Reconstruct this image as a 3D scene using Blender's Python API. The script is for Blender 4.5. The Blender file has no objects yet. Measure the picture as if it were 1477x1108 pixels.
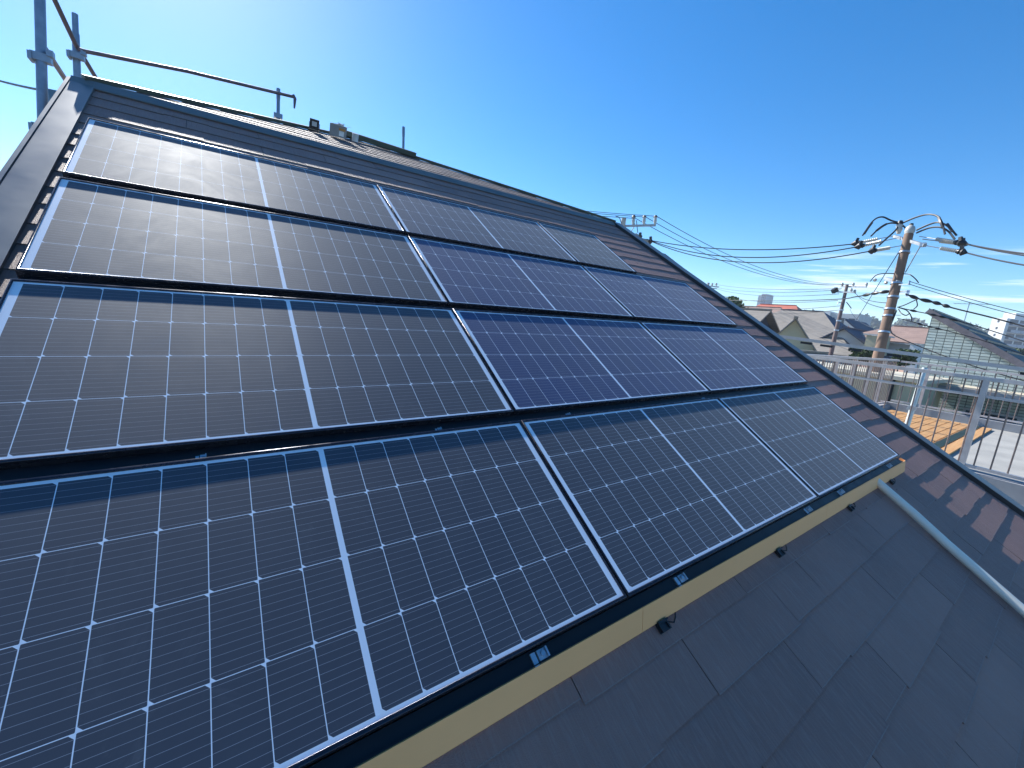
import bpy, bmesh, math, random
from mathutils import Vector, Matrix
random.seed(7)
S = bpy.context.scene
COL = S.collection
V = Vector
R_ = math.radians

# ------------------------------------------------------------------ camera
CP = V((0.565, -3.538, -0.844))
RX = V((0.81557, -0.57017, 0.09875)); RY = V((-0.01835, -0.19605, -0.98042)); RZ = V((0.57837, 0.79779, -0.17036))
F_PX = 593.2; CXP = 738.5; CYP = 554.0
cam = bpy.data.cameras.new('camera'); cam_o = bpy.data.objects.new('camera', cam); COL.objects.link(cam_o)
m3 = Matrix((RX, -RY, -RZ)).transposed()
cam_o.matrix_world = Matrix.Translation(CP) @ m3.to_4x4()
cam.sensor_width = 36.0; cam.lens = F_PX / 1477 * 36.0; cam.clip_end = 5000; cam.clip_start = 0.02
S.camera = cam_o

# ------------------------------------------------------------------ sun, sky, exposure
EX = V((0.9997, 0.0, 0.026)); EV = V((-0.0139, 0.8448, 0.5348)); EN = V((-0.022, -0.535, 0.8446))
SUN_ABOVE = R_(3.7)
SUN_DIR = (EX * -0.05 + EV * math.cos(SUN_ABOVE) + EN * math.sin(SUN_ABOVE)).normalized()
sun_el = math.asin(SUN_DIR.z); sun_az = math.atan2(SUN_DIR.x, SUN_DIR.y)
sl = bpy.data.lights.new('sun', 'SUN'); so = bpy.data.objects.new('sun', sl); COL.objects.link(so)
sl.energy = 4.2; sl.angle = R_(0.5); sl.color = (1.0, 0.97, 0.925)
so.rotation_euler = (-SUN_DIR).to_track_quat('-Z', 'Y').to_euler(); so.location = (0, 0, 40)
w = bpy.data.worlds.new("World"); S.world = w; w.use_nodes = True
nt = w.node_tree; nt.nodes.clear()
wo = nt.nodes.new('ShaderNodeOutputWorld'); bg = nt.nodes.new('ShaderNodeBackground'); sky = nt.nodes.new('ShaderNodeTexSky')
sky.sky_type = 'NISHITA'; sky.sun_disc = False; sky.sun_elevation = sun_el; sky.sun_rotation = sun_az
sky.altitude = 0; sky.air_density = 0.88; sky.dust_density = 0.15; sky.ozone_density = 2.6
SKY_STR = 0.105
bg.inputs['Strength'].default_value = SKY_STR
# thin streak clouds low in the sky, laid out by direction
tc = nt.nodes.new('ShaderNodeTexCoord')
mp = nt.nodes.new('ShaderNodeMapping'); mp.inputs['Scale'].default_value = (3.0, 3.0, 46.0); mp.inputs['Rotation'].default_value = (0.045, 0.0, 0.0)
nz = nt.nodes.new('ShaderNodeTexNoise'); nz.inputs['Scale'].default_value = 1.6; nz.inputs['Detail'].default_value = 5; nz.inputs['Roughness'].default_value = .55
rp = nt.nodes.new('ShaderNodeValToRGB'); rp.color_ramp.elements[0].position = .49; rp.color_ramp.elements[1].position = .66
sep = nt.nodes.new('ShaderNodeSeparateXYZ')
mr1 = nt.nodes.new('ShaderNodeMapRange'); mr1.interpolation_type = 'SMOOTHSTEP'
mr1.inputs[1].default_value = .05; mr1.inputs[2].default_value = .10
mr2 = nt.nodes.new('ShaderNodeMapRange'); mr2.interpolation_type = 'SMOOTHSTEP'
mr2.inputs[1].default_value = .135; mr2.inputs[2].default_value = .185; mr2.inputs[3].default_value = 1; mr2.inputs[4].default_value = 0
mu = nt.nodes.new('ShaderNodeMath'); mu.operation = 'MULTIPLY'; mu2 = nt.nodes.new('ShaderNodeMath'); mu2.operation = 'MULTIPLY'
mu3 = nt.nodes.new('ShaderNodeMath'); mu3.operation = 'MULTIPLY'; mu3.inputs[1].default_value = .85
mr3 = nt.nodes.new('ShaderNodeMapRange'); mr3.interpolation_type = 'SMOOTHSTEP'   # the streaks stand in the east only
mr3.inputs[1].default_value = .86; mr3.inputs[2].default_value = .97
mx = nt.nodes.new('ShaderNodeMix'); mx.data_type = 'RGBA'
L = nt.links.new
L(tc.outputs['Generated'], mp.inputs['Vector']); L(mp.outputs[0], nz.inputs['Vector']); L(nz.outputs['Fac'], rp.inputs[0])
L(tc.outputs['Generated'], sep.inputs[0]); L(sep.outputs['Z'], mr1.inputs[0]); L(sep.outputs['Z'], mr2.inputs[0]); L(sep.outputs['X'], mr3.inputs[0])
L(mr1.outputs[0], mu.inputs[0]); L(mr2.outputs[0], mu.inputs[1]); L(mu.outputs[0], mu2.inputs[0]); L(rp.outputs['Color'], mu2.inputs[1])
mu4 = nt.nodes.new('ShaderNodeMath'); mu4.operation = 'MULTIPLY'
L(mu2.outputs[0], mu4.inputs[0]); L(mr3.outputs[0], mu4.inputs[1]); L(mu4.outputs[0], mu3.inputs[0])
hs = nt.nodes.new('ShaderNodeHueSaturation'); hs.inputs['Hue'].default_value = .50; hs.inputs['Saturation'].default_value = 1.38; hs.inputs['Value'].default_value = .92
L(sky.outputs[0], hs.inputs['Color']); L(mu3.outputs[0], mx.inputs['Factor']); L(hs.outputs[0], mx.inputs[6]); mx.inputs[7].default_value = (6.2, 6.8, 7.2, 1)
L(mx.outputs[2], bg.inputs['Color']); L(bg.outputs[0], wo.inputs[0])
S.view_settings.view_transform = 'Standard'; S.view_settings.look = 'None'; S.view_settings.exposure = 1.12; S.view_settings.gamma = 1
S.render.engine = 'CYCLES'

# ------------------------------------------------------------------ helpers
def at(x, y, d):
    """point of the place seen at pixel (x, y) of the photograph at depth d metres"""
    return CP + RX * ((x - CXP) / F_PX * d) + RY * ((y - CYP) / F_PX * d) + RZ * d
RF = Matrix((EX, EV, EN)).transposed().to_4x4()       # the roof's own frame: x along the ridge, y up the slope, z out of it
WU = 0.77
def roofp(u, v, n=0.0): return RF @ V((u * WU, -v * WU, n))

class MB:
    def __init__(s): s.v = []; s.f = []
    def add(s, vs, fs):
        o = len(s.v); s.v += [V(p) for p in vs]; s.f += [[i + o for i in f] for f in fs]; return s
    def hexa(s, p):      # p: 8 points, bottom ring 0-3, top ring 4-7
        return s.add(p, [(3, 2, 1, 0), (4, 5, 6, 7), (0, 1, 5, 4), (1, 2, 6, 5), (2, 3, 7, 6), (3, 0, 4, 7)])
    def box(s, c, d, rz=0.0, M=None):
        c = V(c); hx, hy, hz = d[0] / 2, d[1] / 2, d[2] / 2
        ps = [V((-hx, -hy, -hz)), V((hx, -hy, -hz)), V((hx, hy, -hz)), V((-hx, hy, -hz)), V((-hx, -hy, hz)), V((hx, -hy, hz)), V((hx, hy, hz)), V((-hx, hy, hz))]
        if M is not None: ps = [M @ p for p in ps]
        elif rz:
            m = Matrix.Rotation(rz, 3, 'Z'); ps = [m @ p for p in ps]
        return s.hexa([p + c for p in ps])
    def b2(s, a, b):     # box by two corners
        a = V(a); b = V(b); return s.box((a + b) / 2, [abs(b[i] - a[i]) for i in range(3)])
    def bar(s, a, b, w, h, up=(0, 0, 1)):    # rectangular bar from a to b
        a = V(a); b = V(b); t = (b - a).normalized(); x = t.cross(V(up)).normalized(); z = x.cross(t)
        q = [(-w / 2, -h / 2), (w / 2, -h / 2), (w / 2, h / 2), (-w / 2, h / 2)]
        return s.hexa([a + x * i + z * j for i, j in q] + [b + x * i + z * j for i, j in q])
    def tube(s, pts, r, n=8, caps=True):
        pts = [V(p) for p in pts]; rs = r if isinstance(r, (list, tuple)) else [r] * len(pts)
        o = len(s.v); prev = None
        for i, p in enumerate(pts):
            t = (pts[min(i + 1, len(pts) - 1)] - pts[max(i - 1, 0)])
            if t.length < 1e-9: t = V((0, 0, 1))
            t.normalize()
            if prev is None:
                x = t.cross(V((0, 0, 1)) if abs(t.z) < .9 else V((1, 0, 0))).normalized()
            else:
                x = (prev - t * prev.dot(t)).normalized()
            prev = x; y = t.cross(x)
            for k in range(n):
                a = 2 * math.pi * k / n; s.v.append(p + (x * math.cos(a) + y * math.sin(a)) * rs[i])
        for i in range(len(pts) - 1):
            for k in range(n):
                a = o + i * n + k; b = o + i * n + (k + 1) % n; s.f.append([a, b, b + n, a + n])
        if caps:
            s.f.append([o + k for k in range(n)][::-1]); e = o + (len(pts) - 1) * n; s.f.append([e + k for k in range(n)])
        return s
    def prism(s, poly, ext):   # polygon (3D points) extruded by vector
        poly = [V(p) for p in poly]; n = len(poly); e = V(ext)
        return s.add(poly + [p + e for p in poly], [list(range(n))[::-1], list(range(n, 2 * n))] + [(i, (i + 1) % n, n + (i + 1) % n, n + i) for i in range(n)])
    def sphere(s, c, r, n=10, m=6, sq=(1, 1, 1)):
        c = V(c); vs = []; fs = []
        for j in range(1, m):
            a = math.pi * j / m
            for k in range(n):
                b = 2 * math.pi * k / n; vs.append(c + V((r * sq[0] * math.sin(a) * math.cos(b), r * sq[1] * math.sin(a) * math.sin(b), r * sq[2] * math.cos(a))))
        vs += [c + V((0, 0, r * sq[2])), c - V((0, 0, r * sq[2]))]; T = len(vs) - 2
        for j in range(m - 2):
            for k in range(n): fs.append((j * n + k, j * n + n + k, j * n + n + (k + 1) % n, j * n + (k + 1) % n))
        for k in range(n):
            fs.append((T, k, (k + 1) % n)); q = (m - 2) * n; fs.append((T + 1, q + (k + 1) % n, q + k))
        return s.add(vs, fs)
    def ok(s): return len(s.f) > 0

def mesh_obj(name, mb, mat, origin=None, M=None, smooth=False, fix=True):
    me = bpy.data.meshes.new(name)
    vs = mb.v if origin is None else [p - origin for p in mb.v]
    if M is not None: vs = [M @ p for p in vs]
    me.from_pydata([tuple(p) for p in vs], [], mb.f); me.update()
    if fix:
        bm = bmesh.new(); bm.from_mesh(me); bmesh.ops.recalc_face_normals(bm, faces=bm.faces); bm.to_mesh(me); bm.free()
    if smooth:
        for p in me.polygons: p.use_smooth = True
        me.set_sharp_from_angle(angle=R_(40))
    me.materials.append(mat)
    o = bpy.data.objects.new(name, me); COL.objects.link(o); return o

def tag(o, label, cat, group=None, kind=None):
    if label: o['label'] = label
    if cat: o['category'] = cat
    if group: o['group'] = group
    if kind: o['kind'] = kind
    return o
class Thing:
    """an Empty at the thing's base; parts are meshes given in world (frame='w') or the thing's own coordinates"""
    def __init__(s, name, label, cat, loc=(0, 0, 0), group=None, M=None):
        s.o = bpy.data.objects.new(name, None); COL.objects.link(s.o); s.o.empty_display_size = .2
        s.M = M if M is not None else Matrix.Translation(V(loc)); s.o.matrix_world = s.M; s.Mi = s.M.inverted()
        tag(s.o, label, cat, group)
    def part(s, name, mb, mat, local=False, parent=None, smooth=False, label=None, kind=None):
        p = mesh_obj(name, mb, mat, M=None if local else s.Mi, smooth=smooth)
        p.parent = parent or s.o
        if label: p['label'] = label
        if kind: p['kind'] = kind
        return p
def copy_thing(root, M, label, group=None, color=None):
    r = root.copy(); COL.objects.link(r); r.matrix_world = M; r['label'] = label
    if group: r['group'] = group
    for ch in root.children:
        c = ch.copy(); COL.objects.link(c); c.parent = r
        if color: c.color = color
        for g in ch.children:
            d = g.copy(); COL.objects.link(d); d.parent = c
    return r

# ------------------------------------------------------------------ materials
class NB:
    def __init__(s, name):
        s.m = bpy.data.materials.new(name); s.m.use_nodes = True; s.nt = s.m.node_tree
        s.p = s.nt.nodes['Principled BSDF']
    def node(s, t, **kw):
        n = s.nt.nodes.new(t)
        for k, v in kw.items(): setattr(n, k, v)
        return n
    def lk(s, a, b): s.nt.links.new(a, b)
    def math(s, op, a, b=None, c=None):
        n = s.node('ShaderNodeMath', operation=op)
        for i, q in enumerate((a, b, c)):
            if q is None: continue
            if isinstance(q, (int, float)): n.inputs[i].default_value = q
            else: s.lk(q, n.inputs[i])
        return n.outputs[0]
    def mix(s, f, a, b):
        n = s.node('ShaderNodeMix', data_type='RGBA')
        for i, q in ((0, f), (6, a), (7, b)):
            if isinstance(q, (int, float)): n.inputs[i].default_value = q
            elif isinstance(q, tuple): n.inputs[i].default_value = (*q[:3], 1)
            else: s.lk(q, n.inputs[i])
        return n.outputs[2]
    def coord(s): return s.node('ShaderNodeTexCoord').outputs['Object']
    def noise(s, scale, detail=4, rough=.55, vec=None, st=(1, 1, 1), dist=0.0):
        mp = s.node('ShaderNodeMapping'); mp.inputs['Scale'].default_value = st; s.lk(vec or s.coord(), mp.inputs[0])
        n = s.node('ShaderNodeTexNoise'); n.inputs['Scale'].default_value = scale; n.inputs['Detail'].default_value = detail; n.inputs['Roughness'].default_value = rough; n.inputs['Distortion'].default_value = dist
        s.lk(mp.outputs[0], n.inputs['Vector']); return n.outputs['Fac']
    def ramp(s, f, a, b, lo=0.0, hi=1.0):
        n = s.node('ShaderNodeMapRange'); s.lk(f, n.inputs[0]); n.inputs[1].default_value = a; n.inputs[2].default_value = b; n.inputs[3].default_value = lo; n.inputs[4].default_value = hi
        return n.outputs[0]
    def bump(s, h, dist=.002, strength=.5):
        n = s.node('ShaderNodeBump'); n.inputs['Distance'].default_value = dist; n.inputs['Strength'].default_value = strength
        s.lk(h, n.inputs['Height']); s.lk(n.outputs[0], s.p.inputs['Normal'])
    def base(s, c, rough=.5, metal=0.0, spec=.5):
        if isinstance(c, tuple): s.p.inputs['Base Color'].default_value = (*c, 1)
        else: s.lk(c, s.p.inputs['Base Color'])
        if isinstance(rough, (int, float)): s.p.inputs['Roughness'].default_value = rough
        else: s.lk(rough, s.p.inputs['Roughness'])
        s.p.inputs['Metallic'].default_value = metal; s.p.inputs['Specular IOR Level'].default_value = spec
        return s
def mat(name, c, rough=.55, metal=0.0, var=.25, scale=6.0, spec=.5, bump=0.0, st=(1, 1, 1)):
    b = NB(name); n = b.noise(scale, 5, .6, st=st); f = b.ramp(n, .3, .7, 1 - var, 1 + var)
    mu = b.node('ShaderNodeMix', data_type='RGBA', blend_type='MULTIPLY'); mu.inputs[0].default_value = 1; mu.inputs[6].default_value = (*c, 1)
    cmb = b.node('ShaderNodeCombineColor'); [b.lk(f, cmb.inputs[i]) for i in range(3)]; b.lk(cmb.outputs[0], mu.inputs[7])
    b.base(mu.outputs[2], b.ramp(n, .3, .7, max(.05, rough - .08), min(1, rough + .08)), metal, spec)
    if bump: b.bump(b.noise(scale * 4, 4, .6, st=st), bump, .6)
    return b.m

# -- solar cell sheet: half-cut cells under textured glass, white back sheet in the gaps
PU = .0973; PV = .1880; GC = .013
def cell_mat(name, half):
    b = NB(name); sp = b.node('ShaderNodeSeparateXYZ'); b.lk(b.coord(), sp.inputs[0]); x, y = sp.outputs['X'], sp.outputs['Y']
    if half:
        xs = b.math('ADD', x, 4 * PU); out = b.math('GREATER_THAN', b.math('ABSOLUTE', x), 4 * PU - .0015)
    else:
        ax = b.math('ABSOLUTE', x); xs = b.math('SUBTRACT', ax, GC / 2)
        out = b.math('MAXIMUM', b.math('LESS_THAN', xs, .0015), b.math('GREATER_THAN', xs, 8 * PU - .0015))
    fu = b.math('FRACT', b.math('DIVIDE', xs, PU)); du = b.math('MULTIPLY', b.math('MINIMUM', fu, b.math('SUBTRACT', 1, fu)), PU)
    ys = b.math('ADD', y, 2 * PV); fv = b.math('FRACT', b.math('DIVIDE', ys, PV)); dv = b.math('MULTIPLY', b.math('MINIMUM', fv, b.math('SUBTRACT', 1, fv)), PV)
    outv = b.math('GREATER_THAN', b.math('ABSOLUTE', y), 2 * PV - .0012)
    ln = b.math('MAXIMUM', b.math('LESS_THAN', du, .0010), b.math('LESS_THAN', dv, .0008))
    # the notched cell corners: one pair of diagonal corners per crossing is bigger, as on half-cut wafers
    up_ = b.math('LESS_THAN', fv, .5); rt = b.math('LESS_THAN', fu, .5)
    if not half: rt = b.math('ABSOLUTE', b.math('SUBTRACT', rt, b.math('LESS_THAN', x, 0)))
    same = b.math('SUBTRACT', 1, b.math('ABSOLUTE', b.math('SUBTRACT', up_, rt)))
    dm = b.math('LESS_THAN', b.math('ADD', du, dv), b.math('ADD', .0030, b.math('MULTIPLY', same, .0070)))
    white = b.math('MAXIMUM', b.math('MAXIMUM', out, outv), b.math('MAXIMUM', ln, dm))
    fb = b.math('ABSOLUTE', b.math('SUBTRACT', b.math('FRACT', b.math('MULTIPLY', fv, 10)), .5))
    wire = b.math('LESS_THAN', fb, .020)
    ids = b.node('ShaderNodeCombineXYZ'); b.lk(b.math('FLOOR', b.math('DIVIDE', x, PU)), ids.inputs[0]); b.lk(b.math('FLOOR', b.math('DIVIDE', ys, PV)), ids.inputs[1])
    wn = b.node('ShaderNodeTexWhiteNoise'); b.lk(ids.outputs[0], wn.inputs['Vector'])
    oi = b.node('ShaderNodeObjectInfo')
    cell = b.mix(b.ramp(wn.outputs['Value'], 0, 1, 0, .22), oi.outputs['Color'], (.032, .040, .058))
    dust = b.noise(5.0, 6, .65)
    cell = b.mix(b.ramp(dust, .45, .8, .03, .09), cell, (.22, .22, .22))
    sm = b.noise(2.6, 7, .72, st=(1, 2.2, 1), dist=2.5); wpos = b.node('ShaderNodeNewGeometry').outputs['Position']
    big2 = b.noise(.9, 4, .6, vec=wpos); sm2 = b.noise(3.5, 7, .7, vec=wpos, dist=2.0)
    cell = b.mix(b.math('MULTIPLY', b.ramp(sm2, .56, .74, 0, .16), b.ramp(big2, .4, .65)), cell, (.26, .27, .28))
    col = b.mix(b.math('MULTIPLY', wire, .62), cell, (.42, .44, .48))
    col = b.mix(white, col, (.72, .78, .85))
    big = b.noise(1.6, 3, .5)
    b.base(col, b.ramp(b.math('ADD', b.math('MULTIPLY', sm2, .5), b.math('MULTIPLY', big2, .5)), .3, .7, .58, .70), 0, .50)
    b.p.inputs['Specular Tint'].default_value = (.74, .92, 1, 1)
    b.p.inputs['Sheen Weight'].default_value = .20; b.p.inputs['Sheen Tint'].default_value = (.78, .90, 1, 1); b.p.inputs['Sheen Roughness'].default_value = .45
    b.p.inputs['IOR'].default_value = 1.5
    return b.m
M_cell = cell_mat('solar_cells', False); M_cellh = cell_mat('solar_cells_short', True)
M_frame = mat('black_anodised_frame', (.035, .037, .050), .26, .7, .12, 20)
M_black = mat('black_rail', (.006, .006, .009), .45, .2, .2, 15)
M_gold = mat('champagne_gold_cover', (.93, .50, .215), .45, .1, .03, 3)
M_zinc = mat('zinc_steel', (.50, .53, .57), .38, .75, .15, 30)
M_galv = mat('galvanised_tube', (.24, .30, .38), .45, .35, .18, 14)
M_brownt = mat('painted_tube', (.16, .12, .13), .5, .3, .2, 14)
M_blkpl = mat('black_plastic', (.012, .013, .016), .45, 0, .2, 20)
M_cream = mat('cream_pvc', (.82, .74, .62), .4, 0, .06, 8)
M_flash = mat('grey_metal_flashing', (.15, .17, .175), .42, .3, .15, 3)
M_flashd = mat('dark_metal_flashing', (.035, .042, .048), .42, .3, .2, 3)
M_flashg = mat('green_metal_flashing', (.06, .085, .07), .42, .3, .2, 3)

def slate_mat(name, c1, c2, c3):
    b = NB(name); co = b.coord(); sp = b.node('ShaderNodeSeparateXYZ'); b.lk(co, sp.inputs[0])
    at_ = b.node('ShaderNodeAttribute', attribute_name='tab')
    blotch = b.noise(1.1, 5, .6); grain = b.noise(95, 4, .62, st=(1, .075, 1), dist=1.2); fine = b.noise(420, 2, .6)
    c = b.mix(b.ramp(at_.outputs['Fac'], 0, 1), c1, c2); c = b.mix(b.ramp(blotch, .38, .68, 0, .75), c, c3)
    c = b.mix(b.ramp(grain, .45, .68, 0, .50), c, (.36, .25, .22))
    st = b.noise(2.2, 6, .7, st=(3, .5, 1)); c = b.mix(b.ramp(st, .6, .8, 0, .28), c, (.31, .22, .195))
    c = b.mix(b.math('GREATER_THAN', at_.outputs['Fac'], 1.5), c, (.13, .105, .10))
    c = b.mix(b.math('MULTIPLY', b.math('GREATER_THAN', at_.outputs['Fac'], 2.5), b.ramp(fine, .3, .6, .2, 1)), c, (.38, .27, .24))
    b.base(c, b.ramp(fine, .3, .7, .50, .78), 0, .45)
    h = b.math('ADD', b.math('MULTIPLY', grain, .8), b.math('MULTIPLY', fine, .7)); b.bump(h, .0060, .95)
    return b.m
M_slate = slate_mat('cement_slates', (.275, .160, .136), (.37, .214, .176), (.215, .134, .119))
M_slateu = slate_mat('cement_slates_upper', (.13, .10, .09), (.16, .125, .11), (.10, .085, .08))

# ------------------------------------------------------------------ the house this is the roof of
EXPO = .2395 * WU
NS = -.100
def slates(y0, y1, xl, xr, seed, phase=0):
    """courses of slates from y0 (lowest butt) to y1, x limits as functions of y; butts step 6 mm"""
    rnd = random.Random(seed); mb = MB(); tabs = []
    wS = 1.228 * WU; k = 0; y = y0
    while y < y1 - .01:
        off = (wS / 2 if (k + phase) % 2 else 0.0) + 2.975 * WU - 12 * wS + rnd.uniform(-.006, .006)
        j = 0
        while off + j * wS < xr(y) + .2:
            a = off + j * wS; tone = rnd.random(); cuts = sorted([a + wS * (.33 + rnd.uniform(-.05, .05)), a + wS * (.66 + rnd.uniform(-.05, .05))])
            ed = [a + .0022] + cuts + [a + wS - .0022]; base = rnd.uniform(-.002, .002)
            for t in range(3):
                dy = rnd.choice((-.008, -.003, 0, .004, .009)); x0, x1 = ed[t], ed[t + 1]
                if x1 < xl(y) + .07: continue
                if x0 < xl(y) + .07: x0 = xl(y) - .1
                yb = y + dy; yt = min(y + EXPO + .012, y1 + .004)
                zb = base * .5 + rnd.uniform(-.0010, .0014); zt = -.0062
                q = []
                for (xx, yy, zz) in ((x0, yb, zb), (x1, yb, zb), (x1, yt, zt), (x0, yt, zt)):
                    q.append(V((min(max(xx, xl(yy)), xr(yy)), yy, zz)))
                if q[1].x - q[0].x < .004 and q[2].x - q[3].x < .004: continue
                q2 = [p - V((0, 0, .0066)) for p in q]
                mb.hexa(q2 + q); tv = min(1, max(0, tone + rnd.uniform(-.12, .12))); tabs += [tv, tv, 2.0, tv, tv, tv]
                fr_ = .0035 / max(.01, yt - yb); up1 = V((0, 0, .0003))
                if rnd.random() < .85: mb.add([q[0] + up1, q[1] + up1, q[1].lerp(q[2], fr_) + up1, q[0].lerp(q[3], fr_) + up1], [(0, 1, 2, 3)]); tabs += [3.0]
            j += 1
        y += EXPO; k += 1
    return mb, tabs
def add_tabs(o, tabs):
    a = o.data.attributes.new('tab', 'FLOAT', 'FACE'); a.data.foreach_set('value', tabs)

house = Thing('house', 'house in the foreground whose dark slate roof carries the solar panels', 'house', RF @ V((0, 0, -.1)), M=RF @ Matrix.Translation((0, 0, -.1)))
KNEE_Y = 1.25 * WU            # y of the bend where the roof turns flatter
def xR(y): return (6.872 + (1.25 + -y / WU) * .1715) * WU          # right verge runs slightly askew
def xL(y): return -.105
BOT = -7.4 * WU
y_first = -(4.532 + 12 * .2395) * WU
mb, tabs = slates(y_first, KNEE_Y, xL, xR, 3)
o = house.part('slates', mb, M_slate, local=True); add_tabs(o, tabs)
mb = MB().prism([(xL(0), y_first, -.014), (xR(y_first), y_first, -.014), (xR(KNEE_Y), KNEE_Y, -.014), (xL(0), KNEE_Y, -.014)], (0, 0, -.09))
house.part('roof_deck', mb, M_blkpl, local=True)
# verge flashing right: flat cap with a dark upright inside face
def strip(p0, p1, w_in, w_out, z0, z1):
    """bar between two roof-frame points; w_in / w_out are x offsets"""
    p0 = V(p0); p1 = V(p1)
    a = [p0 + V((w_in, 0, z0)), p0 + V((w_out, 0, z0)), p1 + V((w_out, 0, z0)), p1 + V((w_in, 0, z0))]
    b = [q + V((0, 0, z1 - z0)) for q in a]; return MB().hexa(a + b)
A0 = (xR(y_first), y_first, 0); A1 = (xR(KNEE_Y), KNEE_Y, 0)
house.part('verge_flashing', strip(A0, A1, -.012, .13, -.03, .036), M_flash, local=True)
house.part('verge_upstand', strip(A0, A1, -.020, -.014, -.004, .033), M_flashd, local=True)
house.part('bargeboard', strip(A0, A1, .09, .12, -.22, -.034), M_flashd, local=True)
B0 = (xL(0), y_first, 0); B1 = (xL(0), KNEE_Y, 0)
house.part('rake_flashing', strip(B0, B1, -.115, .004, -.02, .016), M_flash, local=True)
house.part('rake_upstand', strip(B0, B1, -.135, -.118, -.14, .022), M_flash, local=True)
# knee flashing
kf = MB().hexa([V(q) for q in ((-.22, KNEE_Y - .075, .002), (xR(KNEE_Y) + .1, KNEE_Y - .075, .002), (xR(KNEE_Y) + .1, KNEE_Y, .004), (-.22, KNEE_Y, .004),
                               (-.22, KNEE_Y - .075, .010), (xR(KNEE_Y) + .1, KNEE_Y - .075, .010), (xR(KNEE_Y) + .1, KNEE_Y, .034), (-.22, KNEE_Y, .034))])
house.part('knee_flashing', kf, M_flash, local=True)
# the flatter upper roof, its own frame
PHI = R_(22 - 32.4)
UPM = Matrix.Translation((0, KNEE_Y, .028)) @ Matrix.Rotation(PHI, 4, 'X')
APX = (2.15, 1.62); UL = -.16; UR = xR(KNEE_Y) + .02
def uxl(y): return UL + (APX[0] - UL) * min(1, max(0, y / APX[1]))
def uxr(y): return UR + (APX[0] - UR) * min(1, max(0, y / APX[1]))
mb, tabs = slates(.0, APX[1], uxl, uxr, 9)
mb.v = [UPM @ p for p in mb.v]
o = house.part('upper_slates', mb, M_slateu, local=True); add_tabs(o, tabs)
back = 4.2
up = MB()
TL = V((UL, 0, -.016)); TR = V((UR, 0, -.016)); AP = V((APX[0], APX[1], -.016))
BK = [V((UL, back, -.9)), V((UR, back, -.9))]
up.add([TL, TR, AP, BK[0], BK[1]], [(0, 1, 2), (0, 2, 3), (1, 4, 2), (2, 4, 3)])
up.v = [UPM @ p for p in up.v]
house.part('upper_roof_deck', up, M_flashd, local=True)
hip = MB()
for a, b_, wd in ((TR, AP, .055), (TL, AP, .04)):
    hip.bar(UPM @ (a + V((0, 0, .03))), UPM @ (b_ + V((0, 0, .03))), wd, .03, up=UPM.to_3x3() @ V((0, 0, 1)))
house.part('hip_cap', hip, M_flashg, local=True)
vt = MB(); vt.bar(UPM @ V((1.80, 1.44, .055)), UPM @ V((2.72, 1.30, .040)), .09, .050, up=UPM.to_3x3() @ V((0, 0, 1)))
house.part('ridge_vent', vt, M_flashg, local=True)
# second, lower roof of the same house beyond the verge
mb = MB().prism([(xR(-3) + .14, -3.0, -.15), (6.25, -3.0, -.15), (6.15, .48, -.15), (xR(.5) + .14, .52, -.15)], (0, 0, -.06))
house.part('lower_side_roof', mb, M_slate, local=True)
sd = MB().bar((6.26, -3.0, -.13), (6.17, .50, -.13), .06, .05).bar((xR(.5) + .14, .56, -.13), (6.20, .51, -.13), .06, .05)
house.part('side_roof_flashing', sd, M_flashg, local=True)
# walls below
hw = MB(); Mi = house.Mi
hw.b2((0.1, -4.0, -7.3), (5.6, 4.6, -3.15))
house.part('wall', hw, mat('house_render', (.42, .40, .36), .8, 0, .1, 3))
# board of the opposite roof slope showing past the rake
ob = MB().prism([at(66, 127, 4.75), at(107, 136, 4.7), at(110, 168, 4.6), at(86, 175, 4.62), at(66, 150, 4.72)], (-.02, .05, 0))
house.part('far_bargeboard', ob, M_flash)

# ------------------------------------------------------------------ solar panels
LX = 2.0586 * WU; LY = WU; CG = .0664 * WU; RG = .0998 * WU
LIP = .0055
def frame_mesh(lx, ly):
    hx, hy = lx / 2, ly / 2; mb = MB()
    prof = [(0, -.002), (0, LIP - .0025), (.0008, LIP - .0008), (.0022, LIP), (.0050, LIP), (.0064, LIP - .0008), (.0072, LIP - .0025), (.0072, -.034), (.0, -.034)]
    rings = []
    for o_, z in prof:
        rings.append([(-hx - o_, -hy - o_ * 1.55, z), (hx + o_, -hy - o_ * 1.55, z), (hx + o_, hy + o_ * 1.55, z), (-hx - o_, hy + o_ * 1.55, z)])
    vs = [p for r in rings for p in r]; fs = []
    for i in range(len(prof) - 1):
        for k in range(4): fs.append((i * 4 + k, i * 4 + (k + 1) % 4, i * 4 + 4 + (k + 1) % 4, i * 4 + 4 + k))
    mb.add(vs, fs); return mb
EXTRA = .0145
def make_panel(lx, cm, label, M, color):
    lx += 2 * EXTRA
    t = Thing('solar_panel', label, 'solar panel', M=M, group='solar panels laid in four rows on the roof')
    t.part('frame', frame_mesh(lx, LY), M_frame, local=True, smooth=True)
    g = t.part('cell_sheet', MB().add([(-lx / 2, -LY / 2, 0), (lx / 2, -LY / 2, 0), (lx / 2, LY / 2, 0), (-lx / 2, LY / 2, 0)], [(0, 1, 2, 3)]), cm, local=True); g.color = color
    bk = t.part('back_sheet', MB().b2((-lx / 2, -LY / 2, -.008), (lx / 2, LY / 2, -.004)), M_blkpl, local=True)
    return t
def panel_M(ul, lx, row): return RF @ Matrix.Translation((ul + lx / 2, -(row * (LY + RG) + LY / 2), 0))
ROWN = ['top row', 'second row', 'third row', 'bottom row']
GREY = (.036, .043, .062, 1); BLUE = (.004, .026, .115, 1); MID = (.024, .036, .074, 1)
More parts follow.
